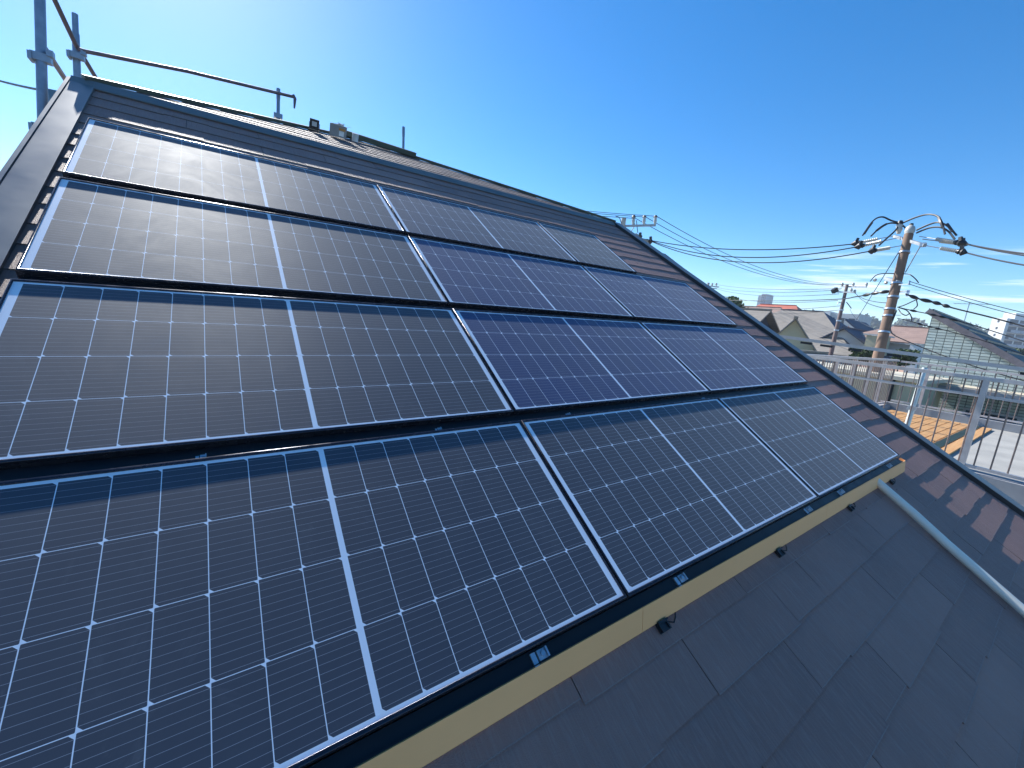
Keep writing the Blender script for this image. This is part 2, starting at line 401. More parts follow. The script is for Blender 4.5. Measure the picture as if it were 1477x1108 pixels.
tint = {(0, 0): GREY, (0, 1): MID, (0, 2): GREY, (1, 0): GREY, (1, 1): BLUE, (1, 2): BLUE, (2, 0): GREY, (2, 1): BLUE, (2, 2): BLUE, (3, 0): GREY, (3, 1): GREY, (3, 2): (.040, .042, .056, 1)}
plab = {
 (0, 0): 'solar panel at the top left corner of the array, greyed over with glare',
 (0, 1): 'solar panel in the middle of the top row, beside the short panel',
 (0, 2): 'short half width solar panel at the right end of the top row',
 (1, 0): 'grey looking solar panel at the left end of the second row from the top',
 (1, 1): 'solar panel in the middle of the second row from the top',
 (1, 2): 'dark blue solar panel at the right end of the second row from the top',
 (2, 0): 'solar panel at the left end of the third row, cut by the picture edge',
 (2, 1): 'solar panel in the middle of the third row from the top',
 (2, 2): 'dark blue solar panel at the right end of the third row, near the verge flashing',
 (3, 0): 'nearest solar panel, filling the lower left corner of the picture',
 (3, 1): 'solar panel in the middle of the bottom row, above the joints of the gold cover',
 (3, 2): 'solar panel at the right end of the bottom row, where the gold cover ends'}
first = None
for r in range(4):
    for c in range(3):
        ul = c * (LX + CG)
        if (r, c) == (0, 2):
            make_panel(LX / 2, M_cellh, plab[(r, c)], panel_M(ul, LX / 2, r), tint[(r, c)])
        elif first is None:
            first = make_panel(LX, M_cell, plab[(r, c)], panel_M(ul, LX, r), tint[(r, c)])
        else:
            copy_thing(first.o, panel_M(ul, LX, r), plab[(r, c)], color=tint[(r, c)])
# rails: between the rows and along the bottom
XE = 3 * LX + 2 * CG
def clamp_mesh(mb_b, mb_h, x, y, z, s=1.0):
    """a clamp: folded zinc saddle and the hex bolt on it"""
    mb_b.box((x, y, z + .004 * s), (.030 * s, .026 * s, .008 * s)); mb_b.box((x + .013 * s, y, z + .011 * s), (.005 * s, .026 * s, .014 * s))
    mb_b.box((x - .028 * s, y - .004, z + .003 * s), (.016 * s, .034 * s, .005 * s))
    mb_h.tube([(x, y, z + .008 * s), (x, y, z + .015 * s)], .0075 * s, 6)
mids = {0: [], 1: [4.709], 2: [0.63, 1.604, 2.503, 4.07]}
rl = ['thin dark rail in the gap under the top row of panels', 'thin dark rail in the gap between second and third panel rows', 'dark rail with small clamps in the gap above the bottom panel row']
for r in range(3):
    yc = -((r + 1) * LY + (r + .5) * RG); xe = XE if r else 2.5 * LX + 2 * CG
    t = Thing('mounting_rail', rl[r], 'rail', M=RF @ Matrix.Translation((0, yc, -.05)), group='rails under the panel rows')
    t.part('rail_channel', MB().b2((-.012, -RG / 2 + .013, .010), (xe + .012, RG / 2 - .013, .030)).b2((-.012, -.012, -.04), (xe + .012, .012, .010)), M_black, local=True)
    for u in mids[r]:
        b1, b2_ = MB(), MB(); clamp_mesh(b1, b2_, u * WU, -.006, .028, .5)
        cl = t.part('clamp', b1, M_zinc, local=True); t.part('bolt', b2_, M_zinc, local=True, parent=cl)
ye = -(4 * LY + 3 * RG)
t = Thing('mounting_rail', 'black bottom rail with silver clamps and gold cover strip along the panels', 'rail', M=RF @ Matrix.Translation((0, ye, -.05)), group='rails under the panel rows')
t.part('rail_channel', MB().b2((-.02, -.049, .008), (XE + .035, -.014, .022)).b2((-.02, -.020, -.045), (XE + .03, -.014, .008)), M_black, local=True)
t.part('rail_lip', MB().b2((-.02, -.052, .008), (XE + .035, -.0492, .030)), M_black, local=True)
for u in (0.70, 1.612, 2.487, 4.013, 4.647, 5.955):
    b1, b2_ = MB(), MB(); clamp_mesh(b1, b2_, u * WU, -.034, .022, 1.0)
    cl = t.part('clamp', b1, M_zinc, local=True); t.part('bolt', b2_, M_zinc, local=True, parent=cl)
xs_ = [-.06, 2.165 * WU, 4.30 * WU, 6.44 * WU]
for i in range(3):
    a, b_ = xs_[i] + .001, xs_[i + 1] - .001
    pr = [(-.0525, .012), (-.0525, .026), (-.055, .028), (-.111, -.040), (-.112, -.056), (-.109, -.056), (-.108, -.041), (-.0545, .024), (-.0545, .012)]
    poly = [(a, p, q) for p, q in pr]
    t.part('cover_strip', MB().prism(poly, (b_ - a, 0, 0)), M_gold, local=True)
t.part('cover_end_cap', MB().prism([(xs_[3], -.02, .02), (xs_[3], -.055, .027), (xs_[3], -.111, -.040), (xs_[3], -.111, -.050), (xs_[3], -.02, -.050)], (.002, 0, 0)), M_gold, local=True)
# roof brackets peeping out under the cover
bl = ['black roof bracket under the first joint of the gold cover, largest of the brackets', 'black roof bracket below the middle length of the gold cover', 'black roof bracket just left of the cream conduit', 'black roof bracket under the right end of the gold cover']
fb = None
for u, l in zip((2.30, 3.50, 4.78, 5.93), bl):
    M = RF @ Matrix.Translation((u * WU, -4.462 * WU, NS))
    if fb is None:
        fb = Thing('roof_bracket', l, 'bracket', M=M, group='roof brackets along the bottom rail')
        fb.part('base_plate', MB().b2((-.03, -.020, .003), (.03, .14, .008)), M_blkpl, local=True)
        fb.part('riser', MB().b2((-.026, .008, .008), (.026, .014, .020)).b2((-.026, -.018, .008), (-.020, .008, .017)).b2((.018, -.016, .008), (.024, .004, .014)), M_blkpl, local=True)
        fb.part('cable_tail', MB().tube([(.03, .0, .008), (.05, -.010, .011), (.07, .0, .010), (.085, .012, .008)], .003, 6), M_blkpl, local=True)
    else: copy_thing(fb.o, M, l)
# conduit
cd = Thing('conduit', 'cream plastic conduit running down the slates from under the gold cover', 'pipe', M=RF @ Matrix.Translation((5.55 * WU, -4.45 * WU, NS)))
pts = [(.02, .35, .034), (.0, 0, .034)] + [(-.05 * k / 8 * 1.1, -1.75 * k / 8, .034 + .003 * math.sin(k * 2.1)) for k in range(1, 9)]
cd.part('tube', MB().tube(pts, .027, 16), M_cream, local=True, smooth=True)
for k, yy in enumerate((-.62, -1.3)):
    cd.part('saddle', MB().box((-.055 * abs(yy) / 1.75, yy, .010), (.11, .025, .006)), M_zinc, local=True) if False else None

# ------------------------------------------------------------------ things on the upper roof
def upp(x, y, z=0): return RF @ (Matrix.Translation((0, 0, -.1)) @ UPM @ V((x, y, z)))
UPF = RF @ Matrix.Translation((0, 0, -.1)) @ UPM
t = Thing('work_light', 'small black work lamp with a pale square face lying near the ridge', 'lamp', M=UPF @ Matrix.Translation((1.47, 1.02, .012)) @ Matrix.Rotation(R_(-12), 4, 'Z') @ Matrix.Scale(.74, 4))
b1 = MB().b2((-.055, -.03, .03), (.055, .03, .14))
for k in range(5): b1.b2((-.05 + k * .022, .03, .035), (-.042 + k * .022, .048, .135))
b1.b2((-.062, -.036, .024), (.062, -.03, .146))
t.part('housing', b1, M_blkpl, local=True)
t.part('lamp_face', MB().b2((-.032, -.0395, .055), (.032, -.0364, .115)), mat('pale_plastic', (.55, .58, .58), .4), local=True)
t.part('stand', MB().b2((-.07, -.05, 0), (.07, -.038, .01)).b2((-.07, -.0379, 0), (-.058, .05, .01)).b2((.058, -.0379, 0), (.07, .05, .01)).b2((-.07, -.006, .01), (-.063, .006, .10)).b2((.063, -.006, .01), (.07, .006, .10)), M_blkpl, local=True)
t = Thing('parts_box', 'open grey box with white label and orange tape beside the black lamp', 'box', M=UPF @ Matrix.Translation((1.72, 1.06, .012)) @ Matrix.Rotation(R_(-20), 4, 'Z') @ Matrix.Scale(.9, 4))
bx = MB()
for a, b_ in (((-.09, -.06, 0), (.09, -.056, .13)), ((-.09, .056, 0), (.09, .06, .13)), ((-.09, -.056, 0), (-.086, .056, .13)), ((.086, -.056, 0), (.09, .056, .13)), ((-.086, -.056, 0), (.086, .056, .004))): bx.b2(a, b_)
t.part('box_body', bx, mat('grey_carton', (.30, .30, .29), .8), local=True)
t.part('open_flap', MB().hexa([V(q) for q in ((.086, -.06, .126), (.09, -.06, .13), (.09, .06, .13), (.086, .06, .126), (.135, -.06, .145), (.137, -.06, .149), (.137, .06, .149), (.135, .06, .145))]), mat('carton_inside', (.5, .5, .48), .8), local=True)
t.part('label_patch', MB().b2((.02, -.0625, .02), (.075, -.0604, .075)), mat('paper_label', (.75, .75, .73), .6), local=True)
t.part('tape', MB().b2((.015, -.0625, .08), (.09, -.0604, .108)), mat('orange_tape', (.50, .24, .06), .5), local=True)
wr = MB(); rr = random.Random(4)
wr.tube([(rr.uniform(-.07, .07), rr.uniform(-.04, .04), .11 + rr.uniform(0, .05)) for _ in range(16)], .007, 6)
t.part('packing', wr, mat('white_packing', (.78, .78, .76), .6), local=True, smooth=True)
t = tag(mesh_obj('cement_tin', MB().tube([(0, 0, 0), (0, 0, .075)], .035, 14).tube([(0, 0, .0755), (0, 0, .082)], .038, 14), mat('pale_tin', (.62, .66, .66), .4)), 'small pale tin standing right of the open grey box', 'tin')
t.matrix_world = UPF @ Matrix.Translation((1.92, 1.12, .01))

# ------------------------------------------------------------------ scaffolding around the roof
def coupler(mb, p, r=.04): p = V(p); mb.box(p, (.10, .06, .05)); mb.box(p + V((.05, -.02, .035)), (.035, .05, .04)); mb.box(p + V((-.05, .0, -.01)), (.02, .09, .05))
def lerp(a, b, t): return a + (b - a) * t
sc = Thing('scaffold_post', 'thick galvanised scaffold post with couplers at the far left beyond the rake', 'scaffold post', at(62, 200, 4.0))
p0, p1 = at(56, -60, 2.9), at(64, 260, 2.95)
sc.part('tube', MB().tube([p0, p1, p1 + V((0, 0, -4.5))], .0285, 14), M_galv, smooth=True)
for px, py in ((60, 84), (62, 186)):
    c_ = MB(); coupler(c_, at(px, py, 2.92), .04); sc.part('coupler', c_, M_galv)
sc = Thing('scaffold_post', 'galvanised scaffold post with a coupler standing behind the roof corner', 'scaffold post', at(113, 140, 3.9))
p0, p1 = at(108, 20, 3.75), at(113, 150, 3.85)
sc.part('tube', MB().tube([p0, lerp(p0, p1, .2), lerp(p0, p1, .22), p1, p1 + V((0, .1, -2.5))], [.022, .022, .0265, .0265, .0265], 12), M_galv, smooth=True)
c_ = MB(); coupler(c_, at(111, 81, 3.78)); sc.part('coupler', c_, M_galv)
t = Thing('guard_rail', 'long brown handrail tube running right from the scaffold post above the ridge', 'guard rail', at(270, 100, 4.0))
t.part('tube', MB().tube([at(113, 71, 3.76), at(122, 74, 3.78), at(270, 103, 4.3), at(424, 140, 5.0)], .017, 10), M_brownt, smooth=True)
t.part('hook', MB().tube([at(423, 138, 5.0), at(425.5, 142, 5.0), at(424.5, 156, 5.0)], [.020, .018, .010], 8), M_brownt, smooth=True)
t = Thing('guard_rail', 'brown diagonal tube passing the second scaffold post on its way down', 'guard rail', at(110, 70, 3.7))
t.part('tube', MB().tube([at(60, -40, 3.2), at(108, 62, 3.72), at(152, 135, 4.4)], .0185, 10), M_brownt, smooth=True)
t = Thing('guard_rail', 'brown tube slanting from the left post down behind the roof corner', 'guard rail', at(80, 100, 3.0))
t.part('tube', MB().tube([at(62, 66, 2.95), at(84, 99, 3.3), at(106, 133, 3.9)], .0185, 10), M_brownt, smooth=True)
t = Thing('scaffold_post', 'thin purple tube leaning behind the far left scaffold post', 'scaffold post', at(70, 190, 3.4))
t.part('tube', MB().tube([at(66, 150, 3.4), at(71, 205, 3.4), at(72, 240, 3.3)], .014, 8), mat('violet_tube', (.10, .06, .16), .5, .3), smooth=True)
t.part('end_plug', MB().tube([at(66, 150, 3.4), at(65.7, 147, 3.4)], .016, 8), M_brownt)
for (px, y0, y1, d, r, lb) in ((401.5, 130, 172, 4.95, .019, 'short scaffold post holding the end of the long handrail'), (582, 185, 224, 6.0, .018, 'lone short scaffold post sticking up behind the ridge vent'), (161.5, 119, 140, 4.6, .017, 'stub of a scaffold post just showing over the roof corner')):
    t = Thing('scaffold_post', lb, 'scaffold post', at(px, y1, d)); a, b_ = at(px, y0, d), at(px - .4, y1, d)
    t.part('tube', MB().tube([a, b_, b_ + V((0, 0, -1.6))], r, 10), M_galv, smooth=True)
    t.part('pin', MB().tube([at(px, y0 - 1.5, d), lerp(a, b_, .3)], r * 1.15, 10), M_galv, smooth=True)
    if y1 > 150: c_ = MB().box(at(px - .5, y1 - 4, d), (.09, .07, .05)); t.part('coupler', c_, M_galv)


# ------------------------------------------------------------------ ground and far terrain
GZ = -7.3
g = MB().add([(-1500, -1500, GZ), (1500, -1500, GZ), (1500, 1500, GZ), (-1500, 1500, GZ)], [(0, 1, 2, 3)])
tag(mesh_obj('ground', g, mat('town_ground', (.16, .16, .14), .9, 0, .35, .08)), None, None, kind='structure')
tag(mesh_obj('road', MB().b2((17, -60, GZ + .004), (22, 120, GZ + .012)), mat('asphalt', (.05, .05, .052), .85, 0, .25, 2)), None, None, kind='structure')
hb = MB(); rr = random.Random(11); n = 40; vs = []; fs = []
for i in range(n + 1):
    a = R_(-12 + 70 * i / n)
    for j, (rad, hh) in enumerate(((330, 0), (380, 13), (450, 24), (560, 27), (700, 0))):
        h = hh * (1 + .28 * math.sin(i * .7 + j) + .15 * math.sin(i * 1.9 + 2 * j)) if hh else 0
        vs.append((rad * math.cos(a), rad * math.sin(a), GZ + h - .05))
for i in range(n):
    for j in range(4): fs.append((i * 5 + j, i * 5 + j + 1, i * 5 + j + 6, i * 5 + j + 5))
tag(mesh_obj('hill', MB().add(vs, fs), mat('hill_ground', (.06, .08, .05), .9, 0, .3, .05), smooth=True), None, None, kind='structure')
def leaf_mat(name, c, c2):
    b = NB(name); a = b.node('ShaderNodeAttribute', attribute_name='tone'); b.base(b.mix(a.outputs['Fac'], c, c2), .55, 0, .3); return b.m
M_leaf = leaf_mat('leaves', (.035, .065, .018), (.12, .17, .05)); M_leafd = leaf_mat('dark_leaves', (.04, .065, .02), (.10, .14, .05)); M_leaff = leaf_mat('woods_leaves', (.04, .06, .03), (.09, .12, .06))
M_bark = mat('bark', (.09, .07, .05), .9, 0, .3, 9)
def leaves(clumps, size, n, seed):
    rr = random.Random(seed); mb = MB(); tn = []
    for (c, r) in clumps:
        c = V(c); ct = rr.uniform(0, .5)
        for _ in range(n):
            d = V((rr.gauss(0, 1), rr.gauss(0, 1), rr.gauss(0, 1))).normalized(); p = c + V((d.x * r[0], d.y * r[1], d.z * r[2])) * rr.uniform(.55, 1.05)
            a = V((rr.gauss(0, 1), rr.gauss(0, 1), rr.gauss(0, 1))).normalized(); b_ = a.cross(V((rr.gauss(0, 1), rr.gauss(0, 1), rr.gauss(0, 1)))).normalized()
            s = size * rr.uniform(.6, 1.3); mb.add([p - a * s, p + b_ * s * .6, p + a * s, p - b_ * s * .6], [(0, 1, 2, 3)]); tn.append(min(1, max(0, ct + rr.uniform(0, .5))))
    return mb, tn
def crown(o, tn):
    a = o.data.attributes.new('tone', 'FLOAT', 'FACE'); a.data.foreach_set('value', tn)
cl = []
for i in range(150):
    a = R_(rr.uniform(-10, 55)); rad = rr.uniform(360, 560)
    hh = GZ + 13 + 14 * min(1, (rad - 360) / 100) + rr.uniform(-5, 3)
    cl.append(((rad * math.cos(a), rad * math.sin(a), hh), (rr.uniform(6, 12), rr.uniform(6, 12), rr.uniform(4, 8))))
mb, tn = leaves(cl, 2.2, 160, 5)
o = mesh_obj('distant_woods', mb, M_leaff, fix=False); crown(o, tn); tag(o, 'dim green woods along the far hill crest', 'woods', kind='stuff')

# ------------------------------------------------------------------ roof terrace next door
ZD = -2.22; XN = 7.66; XF = 13.5; YC = -.86; YS = -6.5; ZT = -1.03
M_conc = mat('terrace_concrete', (.34, .33, .30), .8, 0, .12, 2.5, bump=.002)
M_kerb = mat('kerb_mortar', (.30, .30, .31), .8, 0, .14, 3, bump=.002)
M_wall = mat('grey_render', (.36, .35, .34), .85, 0, .1, 2)
M_rail = mat('stainless_rail', (.58, .53, .51), .42, .3, .12, 10)
M_railb = mat('bronze_bar', (.26, .20, .18), .45, .4, .12, 10)
ter = Thing('terrace_house', 'flat roofed neighbour house with a pale concrete roof terrace past the verge', 'house', (10.5, -3.5, GZ))
ter.part('wall', MB().b2((XN - .15, YS, GZ), (XF + .35, YC + .15, ZD - .12)), M_wall)
ter.part('terrace_floor', MB().b2((XN + .12, YS, ZD - .115), (XF + .1, YC - .1, ZD)), M_conc)
k = MB().b2((XN - .12, YS, ZD - .117), (XN + .118, YC + .12, ZD + .10)).b2((XF + .102, YS, ZD - .117), (XF + .32, YC + .12, ZD + .16)).b2((XN + .12, YC - .098, ZD - .117), (XF + .10, YC + .12, ZD + .10))
ter.part('kerb', k, M_kerb)
# cream ledge with vent slots and the pipes on the wall below the near kerb
vb = MB().b2((XN - .30, -4.9, ZD - .36), (XN - .152, -3.05, ZD - .30)); ter.part('vent_ledge', vb, M_cream)
vs_ = MB()
for k in range(24): vs_.b2((XN - .285, -4.86 + k * .075, ZD - .40), (XN - .16, -4.82 + k * .075, ZD - .361))
ter.part('vent_slots', vs_, M_blkpl)
M_plank = None
b = NB('deck_planks'); sp = b.node('ShaderNodeSeparateXYZ'); b.lk(b.coord(), sp.inputs[0])
gr = b.noise(9, 5, .6, st=(.25, 6, 1)); b.base(b.mix(b.ramp(gr, .3, .7), (.46, .23, .08), (.58, .33, .13)), .6); b.bump(gr, .002, .5); M_plank = b.m
dk = MB(); pl = []
x0, x1 = XN + .35, XF - .25; y0 = -2.62; y = y0; i = 0
while y < YC - .25:
    for (a, c) in ((x0, 10.3), (10.304, x1)): dk.b2((a, y, ZD + .004), (c, y + .130, ZD + .034))
    y += .145; i += 1
t = Thing('wooden_deck', 'orange brown timber decking laid on the terrace floor', 'decking', (10.5, -1.7, ZD))
t.part('boards', dk, M_plank)
t.part('bearer', MB().b2((10.26, y0 + .02, ZD + .0005), (10.34, y - .03, ZD + .0035)), M_railb)
# near railing: posts, rails, bars
def railing(name_label, a, bnd, z0, zt, spacing, posts, mat_rail, mat_bar, mid=None):
    a = V(a); bnd = V(bnd); t = Thing('railing', name_label, 'railing', a, group='railings round the roof terrace')
    d = (bnd - a); ln = d.length; d.normalize()
    P = lambda s, z: V((a.x + d.x * s, a.y + d.y * s, z))
    t.part('top_rail', MB().bar(P(0, zt - .02), P(ln, zt - .02), .075, .042), mat_rail)
    t.part('bottom_rail', MB().bar(P(0, z0 + .05), P(ln, z0 + .05), .045, .035), mat_rail)
    if mid: t.part('middle_rail', MB().bar(P(0, zt - mid), P(ln, zt - mid), .035, .03), mat_rail)
    s = spacing * .5; nb = 0
    while s < ln and nb < 98:
        t.part('bar', MB().tube([P(s, z0 + .067), P(s, zt - .042)], .0075, 6), mat_bar); s += spacing; nb += 1
    for s in posts:
        p = MB().bar(P(s, z0), P(s, zt - .042), .06, .05, up=(d.x, d.y, 0)); t.part('post', p, mat_rail)
        t.part('foot_plate', MB().box(P(s, z0 + .006), (.13, .13, .012)), M_zinc)
    return t
railing('near brown grey railing of the terrace, ending in a corner behind the verge', (XN, YC, 0), (XN, YS, 0), ZD + .10, ZT, .128, (.03, 2.02, 3.6), M_rail, M_railb, .22)
railing('side railing of the terrace running away from the near corner, seen edge on', (XN + .06, YC, 0), (XF + .2, YC, 0), ZD + .10, ZT - .004, .125, (.9, 2.0, 3.0, 4.0, 5.0), M_rail, M_railb)
railing('far railing of the terrace standing in front of the pale green tiled wall', (XF + .21, YC - .06, 0), (XF + .21, YS, 0), ZD + .16, ZT - .02, .20, (.5, 2.3, 4.1), M_rail, M_railb)
t = Thing('hand_rail', 'long flat handrail beam above the near railing with dark gaps under it', 'handrail', (XN - .02, -1.8, ZT))
hr0 = at(1112, 483.5, 6.2); hr1 = at(1477, 533, 4.46); hr2 = hr1 + (hr1 - hr0) * .6
t.part('beam', MB().bar(hr0, hr2, .05, .042), M_rail)
for s in (.10, .16, .24, .34, .62): 
    c_ = lerp(hr0, hr2, s); t.part('packer', MB().bar(c_ + V((0, 0, -.045)), c_ + (hr2 - hr0).normalized() * .14 + V((0, 0, -.045)), .04, .03), M_blkpl)
t = Thing('scaffold_post', 'pale galvanised pipe with a clamp standing in front of the terrace railing', 'scaffold post', at(1305, 640, 5.4))
pa, pb = at(1334, 531, 5.55), at(1300, 640, 5.55)
t.part('tube', MB().tube([pa, pb, pb + V((0, 0, -3))], .030, 14), mat('pale_galvanised', (.60, .64, .62), .4, .4, .12, 14), smooth=True)
c_ = MB(); coupler(c_, lerp(pa, pb, .52)); t.part('coupler', c_, M_zinc)
t = Thing('pipe_bundle', 'white plastic pipes lying along the foot of the terrace wall', 'pipes', (XN - .3, -4, ZD - .8))
for k, (dx, dz, r) in enumerate(((.42, -.52, .045), (.50, -.66, .03), (.58, -.76, .035))):
    t.part('tube', MB().tube([(XN - dx, -3.28 - .1 * k, ZD + dz), (XN - dx - .03, -4.5, ZD + dz - .02), (XN - dx, -6, ZD + dz)], r, 12), M_cream, smooth=True)

# ------------------------------------------------------------------ green tiled house with the shed roof
def siding_mat(name, c, line, tw, th, lw=.012):
    b = NB(name); sp = b.node('ShaderNodeSeparateXYZ'); b.lk(b.coord(), sp.inputs[0])
    h = b.math('ADD', sp.outputs['X'], sp.outputs['Y']); z = sp.outputs['Z']
    fz = b.math('FRACT', b.math('DIVIDE', z, th)); fh = b.math('FRACT', b.math('DIVIDE', h, tw))
    m = b.math('MAXIMUM', b.math('LESS_THAN', fz, lw / th), b.math('LESS_THAN', fh, lw / tw))
    ids = b.node('ShaderNodeCombineXYZ'); b.lk(b.math('FLOOR', b.math('DIVIDE', h, tw)), ids.inputs[0]); b.lk(b.math('FLOOR', b.math('DIVIDE', z, th)), ids.inputs[1])
    wn = b.node('ShaderNodeTexWhiteNoise'); b.lk(ids.outputs[0], wn.inputs['Vector'])
    c2 = tuple(q * 1.22 for q in c); col = b.mix(wn.outputs['Value'], tuple(q * .86 for q in c), c2)
    b.base(b.mix(m, col, line), .6); hh = b.math('SUBTRACT', 1, m); b.bump(hh, .01, .6); return b.m
M_tile = siding_mat('pale_green_tiles', (.53, .59, .54), (.12, .15, .14), .20, .085, .018)
XW = 18.6
def onx(px, py, X):   # point on the plane x = X along the pixel ray
    d = RX * ((px - CXP) / F_PX) + RY * ((py - CYP) / F_PX) + RZ; return CP + d * ((X - CP.x) / d.x)
pk = onx(1340, 444.5, XW - .09); rr_ = onx(1477, 523, XW - .09); slope = (rr_.z - pk.z) / (rr_.y - pk.y)
YL = pk.y; YR = -11.0; zr = pk.z + slope * (YR - YL)
gh = Thing('tiled_house', 'pale green tiled house with a steep one way roof falling to the right', 'house', (XW + 3, -4, GZ))
gh.part('wall', MB().prism([(XW, YL - .1, GZ), (XW, YL - .1, pk.z - .11 - slope * .1), (XW, YR, zr - .11), (XW, YR, GZ)], (7, 0, 0)), M_tile)
rf = MB().prism([(XW - .07, YL, pk.z - .10), (XW - .07, YR, zr - .10), (XW - .07, YR, zr), (XW - .07, YL, pk.z)], (7.3, 0, 0))
gh.part('roof', rf, mat('shed_roof', (.05, .055, .055), .6, .2, .3, 2, st=(1, 8, 8)))
sm = MB(); 
for k in range(26):
    yy = YL - .1 - k * .42; zz = pk.z + .003 + slope * (yy - .02 - YL); sm.b2((XW - .08, yy - .02, zz), (XW + 7.2, yy + .02, zz + .05))
gh.part('roof_batten', sm, M_flashd)
gh.part('barge_board', MB().bar((XW - .09, YL + .02, pk.z - .08), (XW - .09, YR, zr - .08), .03, .16), mat('mauve_board', (.22, .19, .20), .6))
# beige ledge with its shade
lz = onx(1400, 559, XW - .9).z
gh.part('canopy', MB().b2((XW - 1.1, YL - .3, lz - .14), (XW - .002, YR, lz)), mat('beige_canopy', (.55, .48, .36), .8, 0, .2, 1.5))
gh.part('gutter', MB().b2((XW - 1.2, YL - .35, lz - .17), (XW - 1.104, YR, lz - .04)), M_kerb)
for k in range(3):
    wz = lz - 1.2; wy = YL - 1.3 - k * 1.75
    wf = gh.part('window', MB().b2((XW - .05, wy - 1.1, wz - .5), (XW - .003, wy, wz + .55)), M_rail)
    gh.part('pane', MB().b2((XW - .056, wy - 1.04, wz - .44), (XW - .052, wy - .06, wz + .49)), mat('window_glass', (.05, .07, .09), .12), parent=wf)
# aerial above its roof
def aerial(label, p, h, seed):
    t = Thing('roof_aerial', label, 'aerial', p); p = V(p)
    t.part('mast', MB().tube([p, p + V((0, 0, h))], .02, 6), M_zinc)
    e = MB().tube([p + V((0, -.6, h - .05)), p + V((0, .5, h - .05))], .012, 5)
    for k in range(7): e.tube([p + V((-.25, -.55 + k * .17, h - .05)), p + V((.25, -.55 + k * .17, h - .05))], .008, 4)
    t.part('antenna', e, M_zinc)
aerial('thin television aerial standing above the sloping roof of the tiled house', at(1389, 470, 19), 1.05, 1)

# ------------------------------------------------------------------ white apartment tower
D = 170; c0 = at(1441, 500, D); 
M_white = mat('white_tower_paint', (.72, .71, .68), .7, 0, .05, .4); M_tow_shade = mat('tower_shade_grey', (.42, .42, .44), .8, 0, .08, .4); M_dark = mat('dark_opening', (.05, .055, .065), .5, 0, .2, .5)  # balcony grey is the white with the sunless side's shade mixed in
tw = Thing('apartment_tower', 'white apartment tower with stacked balconies at the right edge of the picture', 'apartment block', (c0.x, c0.y, GZ))
yaw = R_(-30); TM = Matrix.Translation((c0.x, c0.y, 0)) @ Matrix.Rotation(yaw, 4, 'Z')   # local -x face: lit gable, local -y face: balconies
ztop = at(1447, 459, D).z
def tb(mb, a, b_):
    a = V(a); b_ = V(b_); ps = [V((a.x, a.y, a.z)), V((b_.x, a.y, a.z)), V((b_.x, b_.y, a.z)), V((a.x, b_.y, a.z))]; ps += [V((p.x, p.y, b_.z)) for p in ps]; return mb.hexa([TM @ p for p in ps])
mb = MB(); tb(mb, (0, 0, GZ), (26, 5, ztop)); tw.part('wall', mb, M_white)
fl = 2.85; nfl = int((ztop - GZ) / fl)
for k in range(nfl - 9, nfl):
    z = ztop - (nfl - k) * fl
    for j in range(5):
        x_ = 1.5 + j * 4.7
        mb = MB(); tb(mb, (x_, -.03, z + .3), (x_ + 3.9, -.004, z + 2.5)); wf = tw.part('window', mb, M_dark)
        mb = MB(); tb(mb, (x_ - .3, -1.5, z - .05), (x_ + 4.2, -.005, z + .1)); tb(mb, (x_ - .3, -1.5, z + .1), (x_ + 4.2, -1.38, z + 1.15)); tw.part('balcony', mb, M_tow_shade)
    mb = MB(); tb(mb, (-.04, 2.3, z + 1.0), (-.004, 3.0, z + 2.0)); tw.part('end_window', mb, M_dark)
mb = MB(); tb(mb, (4, .5, ztop), (9, 4.5, ztop + 2.4)); tw.part('roof_house', mb, M_white)
mb = MB()
for k in range(6): tb(mb, (12 + k * 1.5, 3, ztop), (12.2 + k * 1.5, 3.2, ztop + 1.6))
tb(mb, (12, 3, ztop + 1.6), (19.7, 3.2, ztop + 1.8)); tw.part('roof_frame', mb, M_tow_shade)

# ------------------------------------------------------------------ other houses
def rows_mat(name, c, pitch, dark=.7, axis='Z', var=.15):
    b = NB(name); sp = b.node('ShaderNodeSeparateXYZ'); b.lk(b.coord(), sp.inputs[0])
    f = b.math('FRACT', b.math('DIVIDE', sp.outputs[axis], pitch)); n = b.noise(1.2, 5, .65)
    k = b.math('MULTIPLY', b.ramp(f, 0, .18, dark, 1), b.ramp(n, .3, .7, 1 - var, 1 + var))
    cc = b.node('ShaderNodeCombineColor'); [b.lk(b.math('MULTIPLY', k, q), cc.inputs[i]) for i, q in enumerate(c)]
    b.base(cc.outputs[0], .75); b.bump(f, .03, .5); return b.m
M_rgrey = rows_mat('weathered_grey_roof', (.24, .215, .185), .16); M_rnavy_shade = rows_mat('navy_roof_and_shade', (.05, .065, .10), .16); M_rred = rows_mat('red_tile_roof', (.48, .13, .08), .2)  # navy is a real roof colour, and painted shade on some faces
M_rbrown = rows_mat('brown_roof', (.30, .20, .16), .18); M_cwall = mat('cream_wall', (.50, .45, .30), .8, 0, .1, 1); M_gwall = mat('pale_wall', (.52, .53, .52), .8, 0, .1, 1)
M_salm = mat('salmon_wall', (.52, .24, .20), .8, 0, .08, 1); M_glass = mat('house_glass', (.04, .05, .07), .15); M_trim = mat('light_trim', (.55, .53, .49), .7)
